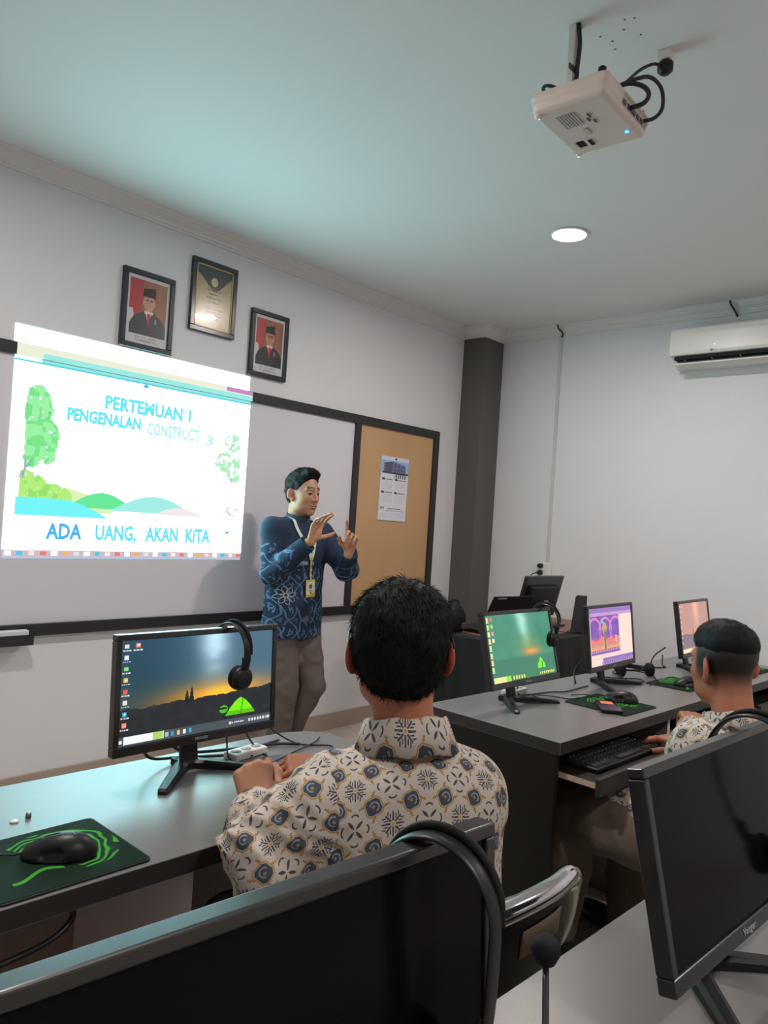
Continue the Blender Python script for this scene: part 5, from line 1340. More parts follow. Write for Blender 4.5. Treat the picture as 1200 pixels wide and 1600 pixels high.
def hair_piece(c, M, style, h=0.0035):
    s = Sdf((-0.12, -0.16, -0.13), (0.12, 0.14, 0.19), h); P = s.P
    if style == 'full':
        s.ell((0, -0.020, 0.035), (0.087, 0.103, 0.092)); s.ell((0, -0.040, -0.010), (0.073, 0.070, 0.078), k=0.03)
        s.ell((0.01, 0.005, 0.055), (0.080, 0.085, 0.066), k=0.03)
        s.noise(0.0025, 45); s.noise(0.0030, 18)
        s.clip((0, 1, -0.55), (0, 0.048, 0.03), 0.008)                 # face side
        s.clip((0, 0.25, -1), (0, -0.05, -0.077), 0.010)               # nape
        for q in (-1, 1): s.sub(d_ell(P, (q*0.092, -0.012, -0.014), (0.024, 0.036, 0.044)), 0.008)
        s.clip((0, 1, 0), (0, 0.09, 0), 0.01)
        flow = lambda p: np.stack([p[:, 0]*0.6, p[:, 1]*0.5-0.02, -0.08-0*p[:, 2]], 1)+np.stack([vnoise(p, 25), vnoise(p+3, 25), vnoise(p+7, 25)*0.3], 1)*0.05
        n = 9000; L = (0.012, 0.030); lift = 0.35; w_ = 0.0009
    elif style == 'fade':
        s.ell((0, -0.016, 0.060), (0.074, 0.094, 0.0665)); s.ell((0, 0.01, 0.075), (0.062, 0.072, 0.052), k=0.02)
        s.noise(0.0018, 60)
        s.clip((0, 0.25, -1), (0, 0, 0.018), 0.010); s.clip((0, 1, -0.7), (0, 0.062, 0.07), 0.006)
        flow = lambda p: np.stack([p[:, 0]*0.8, 0.03+0*p[:, 1], p[:, 2]*0.1], 1)
        n = 7000; L = (0.004, 0.012); lift = 0.5; w_ = 0.0008
    else:       # side part, swept up at the front
        s.ell((0, -0.018, 0.045), (0.079, 0.098, 0.085)); s.ell((0.0, -0.045, -0.005), (0.070, 0.058, 0.075), k=0.02)
        s.ell((0.0, 0.035, 0.108), (0.056, 0.056, 0.032), k=0.02); s.ell((0.02, 0.062, 0.118), (0.035, 0.026, 0.022), k=0.02); s.ell((-0.01, -0.01, 0.098), (0.062, 0.07, 0.035), k=0.02)
        s.noise(0.004, 55); s.noise(0.003, 26)
        s.clip((0, 1, -0.20), (0, 0.040, 0.03), 0.004) if False else None
        cut = np.maximum((P@np.array([0, 1, -0.62], np.float32))-0.012, -9)
        s.D = smax(s.D, cut.astype(np.float32), 0.006)
        s.clip((0, 0.3, -1), (0, -0.05, -0.070), 0.01)
        for q in (-1, 1): s.sub(d_ell(P, (q*0.086, -0.010, -0.022), (0.022, 0.028, 0.040)), 0.006)
        flow = lambda p: np.stack([p[:, 0]*0.3, 0.05+0*p[:, 1], (p[:, 2]-0.08)*1.2], 1)
        n = 4000; L = (0.008, 0.022); lift = 0.35; w_ = 0.0009
    V, F = s.mesh()
    B = blades(V, F, n, L[0], L[1], w_, flow, lift)
    out = [(V@M.T+c, F), (B[0]@M.T+c, B[1])]
    if style == 'fade':                # clipped stubble thinning out below the longer top
        s2 = Sdf((-0.1, -0.13, -0.07), (0.1, 0.11, 0.13), 0.004); s2.ell((0, -0.012, 0.038), (0.0728, 0.0918, 0.0818)); V2, F2 = s2.mesh()
        for z0, z1, n_, l_ in ((0.012, 0.050, 9000, 0.006), (-0.012, 0.030, 4500, 0.004)):
            B2 = blades(V2, F2, n_, l_*0.6, l_, 0.0008, lambda p: np.stack([p[:, 0]*0, p[:, 1]*0, p[:, 0]*0-1], 1), 0.35, sel=lambda q: (q[:, 2] > z0+0.25*np.clip(q[:, 1], -0.05, 1)) & (q[:, 2] < z1+0.03) & (q[:, 1] < 0.045+0.3*(q[:, 2]-0.03)))
            out.append((B2[0]@M.T+c, B2[1]))
    return out

def hand_piece(wrist, fwd, back, side, curls, spread=0.12, thumb=None, scale=1.0, h=0.0022, forearm=0.06, tone=SKIN):
    """wrist point, direction to the knuckles, direction out of the back of the hand; side +1 = thumb towards +x in the local frame.
    curls: four (a1, a2, a3) finger bends towards the palm, index first; thumb: list of three local directions"""
    f = nrm(fwd); b = np.asarray(back, float); b = nrm(b-f*(b@f)); x = np.cross(f, b)*1.0
    M = np.stack([x, f, b], 1); S = scale
    s = Sdf((-0.10*S, -forearm-0.02, -0.12*S), (0.10*S, 0.21*S, 0.09*S), h)
    kn = [(0.030, 0.088), (0.010, 0.094), (-0.011, 0.090), (-0.030, 0.080)]
    L = [(0.043, 0.026, 0.020), (0.048, 0.030, 0.021), (0.044, 0.027, 0.020), (0.034, 0.020, 0.018)]
    rad = [(0.0095, 0.0085, 0.0072), (0.0097, 0.0088, 0.0074), (0.0093, 0.0083, 0.0070), (0.0082, 0.0074, 0.0064)]
    s.cap((0, -forearm, 0), (0, 0.0, 0), 0.027*S, 0.024*S, k=0.01, flat=((0, 0, 1), 0.78))
    for i, (kx, ky) in enumerate(kn):
        s.cap((side*kx*0.45*S, 0.004, 0), (side*kx*S, ky*S, 0.0), 0.0155*S, 0.0125*S, k=0.012, flat=((0, 0, 1), 0.85))
    s.ell((side*0.022*S, 0.035*S, -0.010*S), (0.018*S, 0.032*S, 0.013*S), k=0.012)
    for i, (kx, ky) in enumerate(kn):
        p = np.array([side*kx*S, ky*S, 0.0]); a = 0.0; sp_ = side*spread*(1.2-0.8*i)
        for j in range(3):
            a += curls[i][j]; d = np.array([math.sin(sp_)*math.cos(a), math.cos(sp_)*math.cos(a), -math.sin(a)])
            q = p+d*L[i][j]*S; s.cap(tuple(p), tuple(q), rad[i][j]*S, rad[i][min(j+1, 2)]*S*0.96, k=0.0035); p = q
    th = thumb or [(0.62, 0.62, -0.35), (0.45, 0.85, -0.25), (0.30, 0.92, -0.2)]
    p = np.array([side*0.020*S, 0.018*S, -0.006*S])
    for d, l, ra, rb in zip(th, (0.045, 0.034, 0.026), (0.014, 0.0115, 0.0100), (0.0115, 0.0100, 0.0082)):
        d = nrm((side*d[0], d[1], d[2])); q = p+d*l*S; s.cap(tuple(p), tuple(q), ra*S, rb*S, k=0.008); p = q
    V, F = s.mesh(); col = np.tile(tone, (len(V), 1))
    k_ = np.clip((V[:, 1]-0.10*S)*8, 0, 0.35)[:, None]; col = col*(1-k_)+np.array([0.56, 0.22, 0.14])*k_
    return (V@M.T+np.asarray(wrist), F), col

def limb_piece(chain, h=0.008, pad=0.1):
    P_ = np.array([c[0] for c in chain]+[c[1] for c in chain]); s = Sdf(P_.min(0)-pad, P_.max(0)+pad, h)
    for a, b, ra, rb, *fl in chain: s.cap(a, b, ra, rb, k=0.03, flat=fl[0] if fl else None)
    return s.mesh()

def trousers(parent, o, hips, knees, ankles, pelvis, mat=M_trou, h=0.007, r=(0.086, 0.066, 0.050), wr=0.004):
    P_ = np.array(list(hips)+list(knees)+list(ankles)+[pelvis]); s = Sdf(P_.min(0)-0.16, P_.max(0)+0.16, h)
    s.ell(pelvis, (0.155, 0.125, 0.12))
    for hp, kn_, an in zip(hips, knees, ankles):
        s.cap(hp, kn_, r[0], r[1], k=0.03)
        d = nrm(np.asarray(an)-np.asarray(kn_))
        t_ = np.full(s.D.shape, 9, np.float32); t_ = d_cap(s.P, kn_, an, r[1], r[2]); s.D = smin(s.D, t_, 0.015)
    s.noise(wr, 14); s.noise(wr*0.6, 30)
    s.clip((0, 0, -1), (0, 0, max(0.035, min(a[2] for a in ankles)-0.03)), 0.004)
    return verts_mesh('trousers', [s.mesh()], mat, parent, world_origin=o)

def shoe(parent, o, ankle, dirv):
    d = nrm((dirv[0], dirv[1], 0)); n = np.array([d[1], -d[0], 0]); c = np.array([ankle[0], ankle[1], 0])
    s = Sdf((-0.06, -0.09, -0.003), (0.06, 0.22, 0.11), 0.005)
    s.ell((0, 0.11, 0.03), (0.045, 0.095, 0.035)); s.ell((0, 0.0, 0.04), (0.036, 0.065, 0.045), k=0.04); s.cap((0, -0.01, 0.05), (0, -0.01, 0.085), 0.036, 0.036, k=0.02)
    s.clip((0, 0, -1), (0, 0, 0.002), 0.003); s.clip((0, 0, 1), (0, 0, 0.085), 0.003)
    V, F = s.mesh(); M = np.stack([n, d, [0, 0, 1]], 1)
    return verts_mesh('shoe', [(V@M.T+c, F)], M_shoe, parent, world_origin=o)

def neck_cut(s, nb, TF, dz):
    pl = (s.P-(nb+np.array([0, 0, dz])).astype(np.float32))@nrm((TF[0]*-0.35, TF[1]*-0.35, 1)).astype(np.float32)
    rr = np.linalg.norm((s.P-nb.astype(np.float32))[..., :2], axis=-1)
    s.D = np.where(rr < 0.10, smax(s.D, pl, 0.004), s.D)

def body_obj(name, label, origin, pieces, group=None):
    V_ = [p for p, c in pieces]; C_ = np.concatenate([c if c is not None else np.tile(SKIN, (len(p[0]), 1)) for p, c in pieces])
    o = verts_mesh(name, V_, M_skin, col=C_, world_origin=origin); o.location = origin
    return tag(o, label, 'person', group)

# ================================================================== the instructor by the whiteboard
O = np.array([2.80, 3.12, 0.0])
Mh = frame_of(PI-0.10, -0.10, 0.03)
hc = np.array([2.795, 3.105, 1.476])
nb = np.array([2.80, 3.145, 1.31])
SR, SL = np.array([2.640, 3.150, 1.268]), np.array([2.958, 3.120, 1.262])
ER, EL = np.array([2.600, 3.085, 1.040]), np.array([2.990, 2.925, 1.075])
WR, WL = np.array([2.655, 2.885, 1.215]), np.array([2.865, 2.795, 1.175])
hp, hcol = head_piece(hc, Mh, nb, tone=SKIN*0.9, es=0.84, h=0.0024)
# his right hand: palm towards the other hand, fingers up and bent, thumb out
h1, c1 = hand_piece(WR+(WR-ER)*0.10, (0.20, -0.24, 0.93), (0.12, 0.95, 0.2), -1, [(0.10, 0.30, 0.2), (0.28, 0.40, 0.3), (0.40, 0.50, 0.3), (0.45, 0.5, 0.3)], 0.22, [(0.85, 0.45, -0.25), (0.75, 0.6, -0.35), (0.6, 0.75, -0.3)], 0.94, forearm=0.012)
h2, c2 = hand_piece(WL+(WL-EL)*0.08, (-0.10, -0.25, 0.96), (0.85, 0.45, 0.15), 1, [(0.15, 0.15, 0.1), (1.0, 1.1, 0.6), (1.1, 1.2, 0.7), (1.2, 1.2, 0.7)], 0.06, [(0.6, 0.6, -0.6), (0.2, 0.8, -0.6), (-0.3, 0.7, -0.7)], 0.94, forearm=0.02)
arms = limb_piece([(SR, ER, 0.045, 0.036), (ER, WR, 0.036, 0.026), (SL, EL, 0.045, 0.036), (EL, WL, 0.036, 0.026), (nb-(0, 0, 0.02), np.array([2.80, 3.13, 0.85]), 0.07, 0.10), (SR, SL, 0.05, 0.05)])
KR, KL = np.array([2.735, 3.085, 0.43]), np.array([2.905, 3.055, 0.42]); AR, AL = np.array([2.755, 3.13, 0.09]), np.array([2.855, 3.19, 0.09])
HR, HL = np.array([2.725, 3.13, 0.78]), np.array([2.875, 3.12, 0.78])
legs = limb_piece([(HR, KR, 0.065, 0.045), (KR, AR, 0.045, 0.032), (HL, KL, 0.065, 0.045), (KL, AL, 0.045, 0.032), (HR, HL, 0.07, 0.07), ((2.80, 3.13, 0.80), (2.80, 3.13, 1.0), 0.09, 0.09)])
p1 = body_obj('person', 'person in navy batik shirt and lanyard gesturing with raised hands before the whiteboard', tuple(O), [(hp, hcol), (h1, c1), (h2, c2), (arms, None), (legs, None)])
eyes(p1, hc, Mh, O)
tri_clean_mesh('hair', hair_piece(hc, Mh, 'swept'), M_hair, p1, O)
s = Sdf((2.42, 2.70, 0.64), (3.20, 3.40, 1.40), 0.0065)
s.ell((2.80, 3.135, 1.12), (0.175, 0.112, 0.17)); s.cap(SR, SL, 0.068, 0.068, k=0.05); s.cap((2.80, 3.135, 1.10), (2.795, 3.125, 0.72), 0.172, 0.188, k=0.06, flat=((0.05, 1, 0), 0.66))
s.cap((2.80, 3.15, 1.24), (2.80, 3.14, 1.345), 0.095, 0.060, k=0.05)
for S_, E_, W_ in ((SR, ER, WR), (SL, EL, WL)):
    s.cap(S_, E_, 0.070, 0.062, k=0.03); s.cap(E_, W_, 0.062, 0.046, k=0.022)
P = s.P; nearE = np.exp(-((np.linalg.norm(P-np.asarray(ER, np.float32), axis=-1)/0.11)**2))+np.exp(-((np.linalg.norm(P-np.asarray(EL, np.float32), axis=-1)/0.11)**2))
s.noise(0.010, 24, nearE); s.noise(0.004, 12); s.noise(0.002, 34)
for E_, W_ in ((ER, WR), (EL, WL)):
    d = nrm(W_-E_); m_ = (np.linalg.norm(P-np.asarray(W_, np.float32), axis=-1) < 0.075)
    pl = (P-np.asarray(W_, np.float32))@d.astype(np.float32); s.D = np.where(m_, np.maximum(s.D, pl), s.D)
s.clip((0, 0, -1), (0, 0, 0.695), 0.004); s.clip((0, -0.25, 1), (2.80, 3.145, 1.335), 0.004)
shirtV, shirtF = s.mesh()
shirt1 = verts_mesh('shirt', [(shirtV, shirtF)], M_navy, p1, world_origin=O)
bvh1 = BVHTree.FromPolygons([tuple(v) for v in shirtV], [tuple(int(i) for i in f) for f in shirtF])
def front(x, z, off=0.003, y0=2.6):
    h = bvh1.ray_cast(Vector((x, y0, z)), Vector((0, 1, 0)))
    return Vector((x, (h[0].y if h[0] is not None else 3.03)-off, z))
# stand collar
mb = MB(); vs = []; seg = 36
for rr, zz in ((0.070, 1.295), (0.066, 1.358), (0.0620, 1.358), (0.066, 1.295)):
    for k_ in range(seg):
        a = 2*PI*k_/seg; vs.append((2.80+rr*math.cos(a)*0.98, 3.14+rr*math.sin(a)*1.02-0.10*(zz-1.3), zz+0.012*math.sin(a)))
fs = [(i*seg+k_, i*seg+(k_+1) % seg, ((i+1) % 4)*seg+(k_+1) % seg, ((i+1) % 4)*seg+k_) for i in range(4) for k_ in range(seg)]
o = mb.add(vs, fs, True).build('collar', pbr('navy_plain', (0.017, 0.030, 0.060), 0.75), p1, fix=True); o.data.transform(Matrix.Translation(-Vector(O)))
def stitch(name, pts2, r, mat_, closed=False):
    mb = MB(); mb.tube([front(x, z, 0.0015)-Vector(O) for x, z in pts2], r, 6, closed=closed); return mb
# the big pale flower: eight outlined petals round a ring, embroidered on the front
mb = MB(); fx, fz = 2.672, 0.925
for k_ in range(8):
    a0 = 2*PI*k_/8+0.2; ring = []
    for t_ in np.linspace(0, 1, 13)[:-1]:
        an = 2*PI*t_; l = 0.028-0.020*math.cos(an); wv = 0.0115*math.sin(an)*(1.0 if True else 0)
        ring.append((fx+math.cos(a0)*l-math.sin(a0)*wv, fz+math.sin(a0)*l+math.cos(a0)*wv))
    mb.tube([front(x, z, 0.0015)-Vector(O) for x, z in ring], 0.0017, 6, closed=True)
mb.tube([front(fx+0.011*math.cos(a), fz+0.011*math.sin(a), 0.0015)-Vector(O) for a in np.linspace(0, 2*PI, 17)[:-1]], 0.0016, 6, closed=True)
mb.build('flower_motif', pbr('pale_thread', (0.40, 0.42, 0.46), 0.7), p1, fix=False)
o = text_mesh('chest_lettering', 'HIM  DI', 0.026, pbr('pale_thread', (0.4, 0.42, 0.46), 0.7), p1, tuple(front(2.765, 1.10, 0.016)-Vector(O)), (PI/2, 0, -0.12), 0.002, 0.0006)
mb = MB(); mb.tube([front(2.805+0.004*math.sin(k_), z, 0.001)-Vector(O) for k_, z in enumerate(np.linspace(1.27, 0.705, 26))], 0.0028, 6, flat=((0, 1, 0), 3.0, 0.5)); mb.build('button_placket', pbr('navy_plain', (0.017, 0.030, 0.060), 0.75), p1, fix=False)
trousers(p1, O, (HR, HL), (KR, KL), (AR, AL), (2.80, 3.13, 0.80), h=0.0075, r=(0.093, 0.074, 0.060), wr=0.007)
shoe(p1, O, AR, (-0.1, -1)); shoe(p1, O, AL, (0.15, -1))
# lanyard with its card
t = thing('lanyard', 'white and yellow lanyard with identity card hanging on the navy batik shirt', 'lanyard', tuple(O))
M_lany = pbr('lanyard_ribbon', (0.62, 0.66, 0.58), 0.6); M_lany_y = pbr('lanyard_yellow', (0.68, 0.50, 0.06), 0.6)
def ribbon(name, pts, m, wd=0.009):
    c = curve_pts(pts, 5); mb = MB(); vs = []
    for i, p in enumerate(c):
        tv = (c[min(i+1, len(c)-1)]-c[max(i-1, 0)]).normalized(); sd = tv.cross(Vector((0, -1, 0)));
        sd = sd.normalized() if sd.length > 1e-3 else Vector((1, 0, 0))
        n_ = sd.cross(tv).normalized()*0.0008
        for q in (sd*wd+n_, -sd*wd+n_, -sd*wd-n_, sd*wd-n_): vs.append(p+q-Vector(O))
    k_ = 4; fs = [(i*k_+a, i*k_+(a+1) % k_, (i+1)*k_+(a+1) % k_, (i+1)*k_+a) for i in range(len(c)-1) for a in range(k_)]+[(0, 1, 2, 3), (len(vs)-1, len(vs)-2, len(vs)-3, len(vs)-4)]
    return mb.add(vs, fs).build(name, m, t)
left_ = [Vector((2.728, 3.13, 1.338)), Vector((2.725, 3.085, 1.328))]+[front(x, z, 0.006) for x, z in ((2.732, 1.285), (2.748, 1.24), (2.768, 1.20), (2.788, 1.155), (2.797, 1.12))]
right_ = [Vector((2.872, 3.13, 1.336)), Vector((2.872, 3.085, 1.326))]+[front(x, z, 0.006) for x, z in ((2.860, 1.285), (2.845, 1.24), (2.828, 1.19), (2.812, 1.15), (2.801, 1.12))]
ribbon('neck_ribbon', left_, M_lany); ribbon('neck_ribbon', right_, M_lany)
ribbon('hanging_ribbon', [front(2.799, z, 0.007) for z in (1.125, 1.09, 1.05, 1.02)], M_lany_y, 0.006)
for z in (1.13, 1.095, 1.065, 1.035): MB().box(front(2.799, z, 0.0095)-Vector(O), (0.013, 0.0015, 0.010), rotm(0, 0.6, 0)).build('ribbon_print', M_lany if z < 1.1 else M_lany_y, t)
MB().box(front(2.799, 1.017, 0.010)-Vector(O), (0.010, 0.004, 0.014), bev=0.001).build('clip', M_chrome, t)
pc = front(2.800, 0.965, 0.012); 
o = MB().box((0, 0, 0), (0.060, 0.003, 0.094), bev=0.001).build('card_holder', M_lany_y, t, pc-Vector(O)); o.rotation_euler = (0, math.radians(-4), -0.1)
def card(u, v):
    c = np.zeros((len(u), 3)); c[:] = (206, 204, 208); c[v < 0.10+0.10*(u > 0.6)] = (214, 172, 40); c[(v > 0.93)] = (214, 172, 40)
    c[ell(u, v, 0.5, 0.62, 0.24, 0.17)] = (120, 116, 124); c[ell(u, v, 0.5, 0.66, 0.12, 0.09)] = (60, 50, 50); c[(abs(v-0.34) < 0.03) & (abs(u-0.5) < 0.3)] = (120, 120, 126); c[ell(u, v, 0.5, 0.22, 0.1, 0.06)] = (60, 62, 70)
    return c
o2 = picture('card_print', 0.050, 0.084, 30, 50, card, attr_mat('printed_paper', 0.55), t, pc-Vector(O)+Vector((0, -0.0022, 0)), (0, math.radians(-4), -0.1))

# ================================================================== the student at the left desk
O = np.array([1.02, 0.80, 0.0])
ty = math.radians(28); TF = np.array([math.sin(ty), math.cos(ty), 0]); TR = np.array([math.cos(ty), -math.sin(ty), 0])
hc = np.array([1.066, 0.896, 1.118]); Mh = frame_of(math.radians(44), -0.02, -0.03)
nb = np.array([1.068, 0.866, 0.955])
SL, SR = np.array([0.945, 0.925, 0.862]), np.array([1.160, 0.800, 0.860])
EL, WL = np.array([0.820, 0.965, 0.790]), np.array([0.952, 1.125, 0.792])
ER, WR = np.array([1.205, 0.850, 0.670]), np.array([1.195, 1.190, 0.806])
hp, hcol = head_piece(hc, Mh, nb, tone=SKIN_D*1.05, brows=True)
h1, c1 = hand_piece(WL+np.array([0.004, 0.008, -0.018]), (0.16, 0.42, 0.78), (-0.60, -0.62, 0.40), 1, [(1.15, 1.2, 0.7), (1.3, 1.2, 0.7), (1.35, 1.2, 0.7), (1.4, 1.2, 0.7)], 0.05, [(0.55, 0.75, -0.45), (0.15, 0.85, -0.55), (-0.15, 0.7, -0.6)], 0.94, tone=SKIN*0.95)
h2, c2 = hand_piece(WR, (-0.85, 0.20, 0.02), (0.1, -0.45, 0.85), -1, [(0.15, 0.25, 0.15), (0.5, 0.7, 0.4), (0.6, 0.8, 0.5), (0.7, 0.8, 0.5)], 0.06, [(0.5, 0.8, -0.5), (0.3, 0.9, -0.4), (0.1, 0.9, -0.4)], 0.97, tone=SKIN_D)
HL, HR = np.array([0.935, 0.80, 0.525]), np.array([1.095, 0.745, 0.525])
KL, KR = np.array([0.97, 1.20, 0.52]), np.array([1.20, 1.15, 0.52]); AL, AR = np.array([0.97, 1.26, 0.09]), np.array([1.20, 1.22, 0.09])
arms = limb_piece([(SL, EL, 0.045, 0.036), (EL, WL, 0.036, 0.026), (SR, ER, 0.045, 0.036), (ER, WR, 0.036, 0.026), (nb-(0, 0, 0.02), (1.02, 0.78, 0.55), 0.07, 0.11), (SR, SL, 0.05, 0.05), (HL, HR, 0.07, 0.07), (HL, KL, 0.065, 0.045), (KL, AL, 0.045, 0.03), (HR, KR, 0.065, 0.045), (KR, AR, 0.045, 0.03)])
p2 = body_obj('person', 'person with thick black hair and glasses in cream batik shirt, seated at the left desk', tuple(O), [(hp, hcol), (h1, c1), (h2, c2), (arms, None)])
eyes(p2, hc, Mh, O)
tri_clean_mesh('hair', hair_piece(hc, Mh, 'full'), M_hair, p2, O)
cc = nb+TF*0.010+np.array([0, 0, -0.19])
s = Sdf((0.60, 0.52, 0.44), (1.46, 1.28, 1.03), 0.005)
Rt = np.stack([TR, TF, [0, 0, 1]], 1)
s.ell(cc+TF*-0.015, (0.180, 0.125, 0.185), Rt)
s.cap(SL, SR, 0.066, 0.066, k=0.06); s.cap(nb+np.array([0, 0, -0.06])-TF*0.01, nb+np.array([0, 0, 0.0]), 0.095, 0.066, k=0.05)
s.cap(cc, np.array([1.03, 0.785, 0.52]), 0.172, 0.185, k=0.06, flat=(TF, 0.72))
for S_, E_, W_ in ((SL, EL, WL), (SR, ER, WR)):
    s.cap(S_, E_, 0.074, 0.070, k=0.035); s.cap(E_, W_, 0.068, 0.043, k=0.02)
P = s.P
nearE = np.exp(-((np.linalg.norm(P-np.asarray(EL, np.float32), axis=-1)/0.13)**2))+np.exp(-((np.linalg.norm(P-np.asarray((EL+WL)/2, np.float32), axis=-1)/0.10)**2))
q_ = (P-np.asarray(SL, np.float32))@nrm(EL-SL).astype(np.float32)
s.D = s.D+(0.0085*np.abs(np.sin(q_*48+6*vnoise(P, 9)))-0.004)*np.clip(nearE*1.3, 0, 1); s.noise(0.016, 22, np.clip(nearE*1.3, 0, 1)); s.D = s.D+0.006*np.abs(vnoise(P+1.7, 16))*np.clip(nearE+0.35, 0, 1); s.noise(0.0045, 9); s.noise(0.0015, 30)
for E_, W_ in ((EL, WL), (ER, WR)):
    d = nrm(W_-E_); m_ = (np.linalg.norm(P-np.asarray(W_, np.float32), axis=-1) < 0.08)
    pl = (P-np.asarray(W_, np.float32))@d.astype(np.float32); s.D = np.where(m_, np.maximum(s.D, pl), s.D)
s.clip((0, 0, -1), (0, 0, 0.47), 0.004); neck_cut(s, nb, TF, 0.012)
ctop = nb+np.array([0, 0, 0.03])
verts_mesh('shirt', [s.mesh()], M_batik, p2, world_origin=O, uv=uv_domains([((1.02, 0.80, 0.50), tuple(nb), 0.155, tuple(-TF), 'planar'), (SL, EL, 0.075, (-0.5, -0.8, 0.2)), (EL, WL, 0.062, (-0.7, -0.5, 0.3)), (SR, ER, 0.072, (0.5, -0.8, 0.2)), (ER, WR, 0.06, (0.6, -0.6, 0.2))]))
def unused(): pass
def fold_collar(parent, O, base, Fv, Rv, r_top, r_bot, z_top, z_bot, lean, col_h=0.0, open_front=0.5):
    """collar that stands up at the neck and folds down outside"""
    base = np.asarray(base); prof = [(r_top-0.003, z_bot+0.012), (r_top-0.002, z_top), (r_top+0.002, z_top+0.0035), (r_top+0.006, z_top), (r_bot, z_bot), (r_bot-0.004, z_bot-0.001), (r_top+0.001, z_top-0.006)]
    seg = 64; vs = []; uvs = []
    for r_, z_ in prof:
        for k_ in range(seg+1):
            a = -PI+open_front*0.5+(2*PI-open_front)*k_/seg         # measured from the back
            sa, ca = math.sin(a), math.cos(a)
            out = r_*(1.0+0.10*abs(sa)); zz = z_+0.018*ca*(1 if z_ > z_bot+0.005 else 0.4)-0.02*(1-ca)*0.5*(z_ < z_bot+0.005)+0.002*math.sin(a*7)
            vs.append(tuple(base+Rv*sa*out-Fv*ca*out+np.array([0, 0, zz])+Fv*lean*(z_-z_bot)-O))
            uvs.append((a*0.075, -z_*1.0+(0 if z_ < z_top else 0)))
    fs = [(i*(seg+1)+k_, i*(seg+1)+k_+1, (i+1)*(seg+1)+k_+1, (i+1)*(seg+1)+k_) for i in range(len(prof)-1) for k_ in range(seg)]
    me = bpy.data.meshes.new('collar'); me.from_pydata(vs, [], fs); ul = me.uv_layers.new(name='UVMap')
    for li, l in enumerate(me.loops): ul.data[li].uv = (uvs[l.vertex_index][0]+0.03, uvs[l.vertex_index][1]+0.056*3)
    return link_mesh('collar', me, M_batik, parent, smooth=True)
fold_collar(p2, O, nb+np.array([0, 0, -0.012]), TF, TR, 0.064, 0.088, 0.050, 0.006, 0.25)
trousers(p2, O, (HL, HR), (KL, KR), (AL, AR), (1.015, 0.775, 0.54), h=0.009)
shoe(p2, O, AL, (0, 1)); shoe(p2, O, AR, (0.1, 1))
# glasses
t = thing('glasses', 'dark framed glasses worn by the person at the left desk', 'glasses', tuple(hc))
M_gl = pbr('glasses_frame', (0.02, 0.05, 0.06), 0.25)
def hl(x, y, z): return Vector((Mh@np.array([x, y, z])).tolist())
for q in (-1, 1):
    MB().tube(curve_pts([hl(q*0.0935, -0.046, 0.012), hl(q*0.0925, -0.022, 0.030), hl(q*0.086, 0.02, 0.030), hl(q*0.072, 0.090, 0.022)], 5), 0.0022, 8, flat=((0, 0, 1), 0.7, 1.8)).build('temple_arm', M_gl, t, fix=False)
    MB().tube([hl(q*(0.034+0.030*math.cos(a)), 0.104-0.010*abs(math.cos(a)+1)*0.4, 0.008+0.021*math.sin(a)) for a in np.linspace(0, 2*PI, 25)[:-1]], 0.0018, 8, closed=True).build('rim', M_gl, t, fix=False)
MB().tube([hl(-0.008, 0.100, 0.012), hl(0, 0.110, 0.015), hl(0.008, 0.100, 0.012)], 0.0018, 8).build('bridge', M_gl, t, fix=False)

# ================================================================== the student at the long desk
O = np.array([2.22, 0.66, 0.0])
ty = math.radians(30); TF = np.array([math.sin(ty), math.cos(ty), 0]); TR = np.array([math.cos(ty), -math.sin(ty), 0])
hc = np.array([2.270, 0.700, 1.005]); Mh = frame_of(math.radians(31), -0.12, -0.02)
nb = np.array([2.232, 0.655, 0.850])
SL, SR = np.array([2.105, 0.705, 0.800]), np.array([2.345, 0.545, 0.805])
EL, WL = np.array([2.110, 0.745, 0.690]), np.array([2.352, 0.805, 0.790])
ER, WR = np.array([2.46, 0.62, 0.62]), np.array([2.50, 0.86, 0.70])
hp, hcol = head_piece(hc, Mh, nb, tone=SKIN_D*0.98, fade=True, es=0.86)
h1, c1 = hand_piece(WL, (0.72, 0.30, 0.18), (-0.2, -0.2, 0.9), 1, [(0.5, 0.6, 0.4), (0.55, 0.7, 0.4), (0.6, 0.7, 0.4), (0.6, 0.7, 0.4)], 0.08, None, 0.96, tone=SKIN_D)
h2, c2 = hand_piece(WR, (0.1, 0.9, 0.0), (0, 0, 1), -1, [(0.3, 0.4, 0.3)]*4, 0.08, None, 0.96, tone=SKIN_D)
HL, HR = np.array([2.13, 0.70, 0.520]), np.array([2.30, 0.64, 0.520])
KL, KR = np.array([2.225, 1.12, 0.475]), np.array([2.50, 1.02, 0.50]); AL, AR = np.array([2.26, 1.16, 0.09]), np.array([2.52, 1.05, 0.09])
arms = limb_piece([(SL, EL, 0.045, 0.036), (EL, WL, 0.036, 0.026), (SR, ER, 0.045, 0.036), (ER, WR, 0.036, 0.026), (nb-(0, 0, 0.02), (2.20, 0.65, 0.55), 0.07, 0.11), (SR, SL, 0.05, 0.05), (HL, HR, 0.07, 0.07), (HL, KL, 0.065, 0.045), (KL, AL, 0.045, 0.03), (HR, KR, 0.065, 0.045), (KR, AR, 0.045, 0.03)])
p3 = body_obj('person', 'person with short faded hair in cream batik shirt, seated at the long desk', tuple(O), [(hp, hcol), (h1, c1), (h2, c2), (arms, None)])
eyes(p3, hc, Mh, O)
tri_clean_mesh('hair', hair_piece(hc, Mh, 'fade'), M_hair, p3, O)
s = Sdf((1.92, 0.38, 0.44), (2.66, 1.0, 0.92), 0.006)
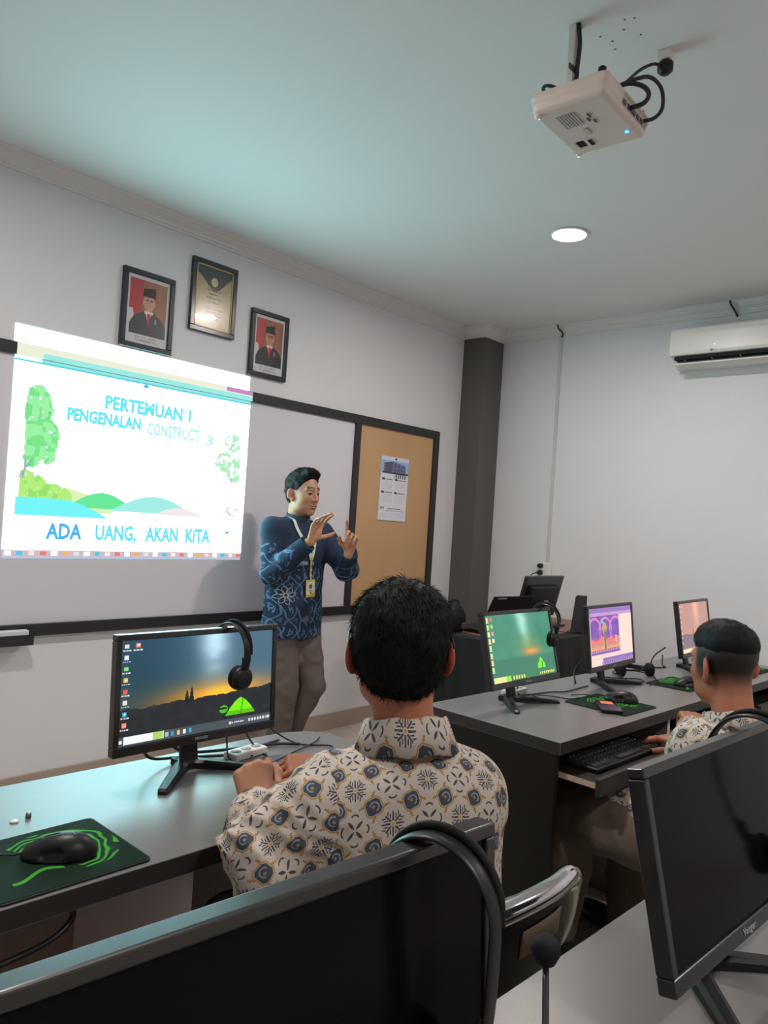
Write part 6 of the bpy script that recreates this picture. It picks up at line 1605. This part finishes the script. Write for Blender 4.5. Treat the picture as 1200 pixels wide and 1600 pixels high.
Rt = np.stack([TR, TF, [0, 0, 1]], 1); cc = nb-TF*0.01+np.array([0, 0, -0.17])
s.ell(cc, (0.165, 0.12, 0.175), Rt); s.cap(SL, SR, 0.066, 0.066, k=0.05); s.cap(nb+np.array([0, 0, -0.06])-TF*0.01, nb, 0.09, 0.064, k=0.05)
s.cap(cc, np.array([2.19, 0.66, 0.53]), 0.165, 0.18, k=0.06, flat=(TF, 0.75))
s.cap((2.15, 0.76, 0.56), (2.215, 0.975, 0.555), 0.105, 0.062, k=0.03, flat=((0, 0, 1), 0.8))
for S_, E_, W_ in ((SL, EL, WL), (SR, ER, WR)):
    s.cap(S_, E_, 0.070, 0.062, k=0.03); s.cap(E_, W_, 0.060, 0.044, k=0.02)
s.noise(0.006, 14); s.noise(0.003, 28)
P = s.P
for E_, W_ in ((EL, WL), (ER, WR)):
    d = nrm(W_-E_); m_ = (np.linalg.norm(P-np.asarray(W_, np.float32), axis=-1) < 0.075)
    pl = (P-np.asarray(W_, np.float32))@d.astype(np.float32); s.D = np.where(m_, np.maximum(s.D, pl), s.D)
s.clip((0, 0, -1), (0, 0, 0.475), 0.004); neck_cut(s, nb, TF, 0.010)
verts_mesh('shirt', [s.mesh()], M_batik, p3, world_origin=O, uv=uv_domains([((2.20, 0.66, 0.50), tuple(nb), 0.150, tuple(-TF), 'planar'), (SL, EL, 0.070, (-0.5, -0.8, 0.2)), (EL, WL, 0.060, (-0.7, -0.5, 0.3)), (SR, ER, 0.070, (0.5, -0.8, 0.2)), (ER, WR, 0.06, (0.6, -0.6, 0.2))]))
fold_collar(p3, O, nb+np.array([0, 0, -0.012]), TF, TR, 0.062, 0.086, 0.044, 0.002, 0.3)
trousers(p3, O, (HL, HR), (KL, KR), (AL, AR), (2.20, 0.655, 0.53), mat=pbr('trousers_dark_brown', (0.150, 0.112, 0.088), 0.85, var=0.1, scale=120, bump=0.2), h=0.008, r=(0.105, 0.094, 0.06), wr=0.010)
shoe(p3, O, AL, (0.1, 1)); shoe(p3, O, AR, (0.3, 1))
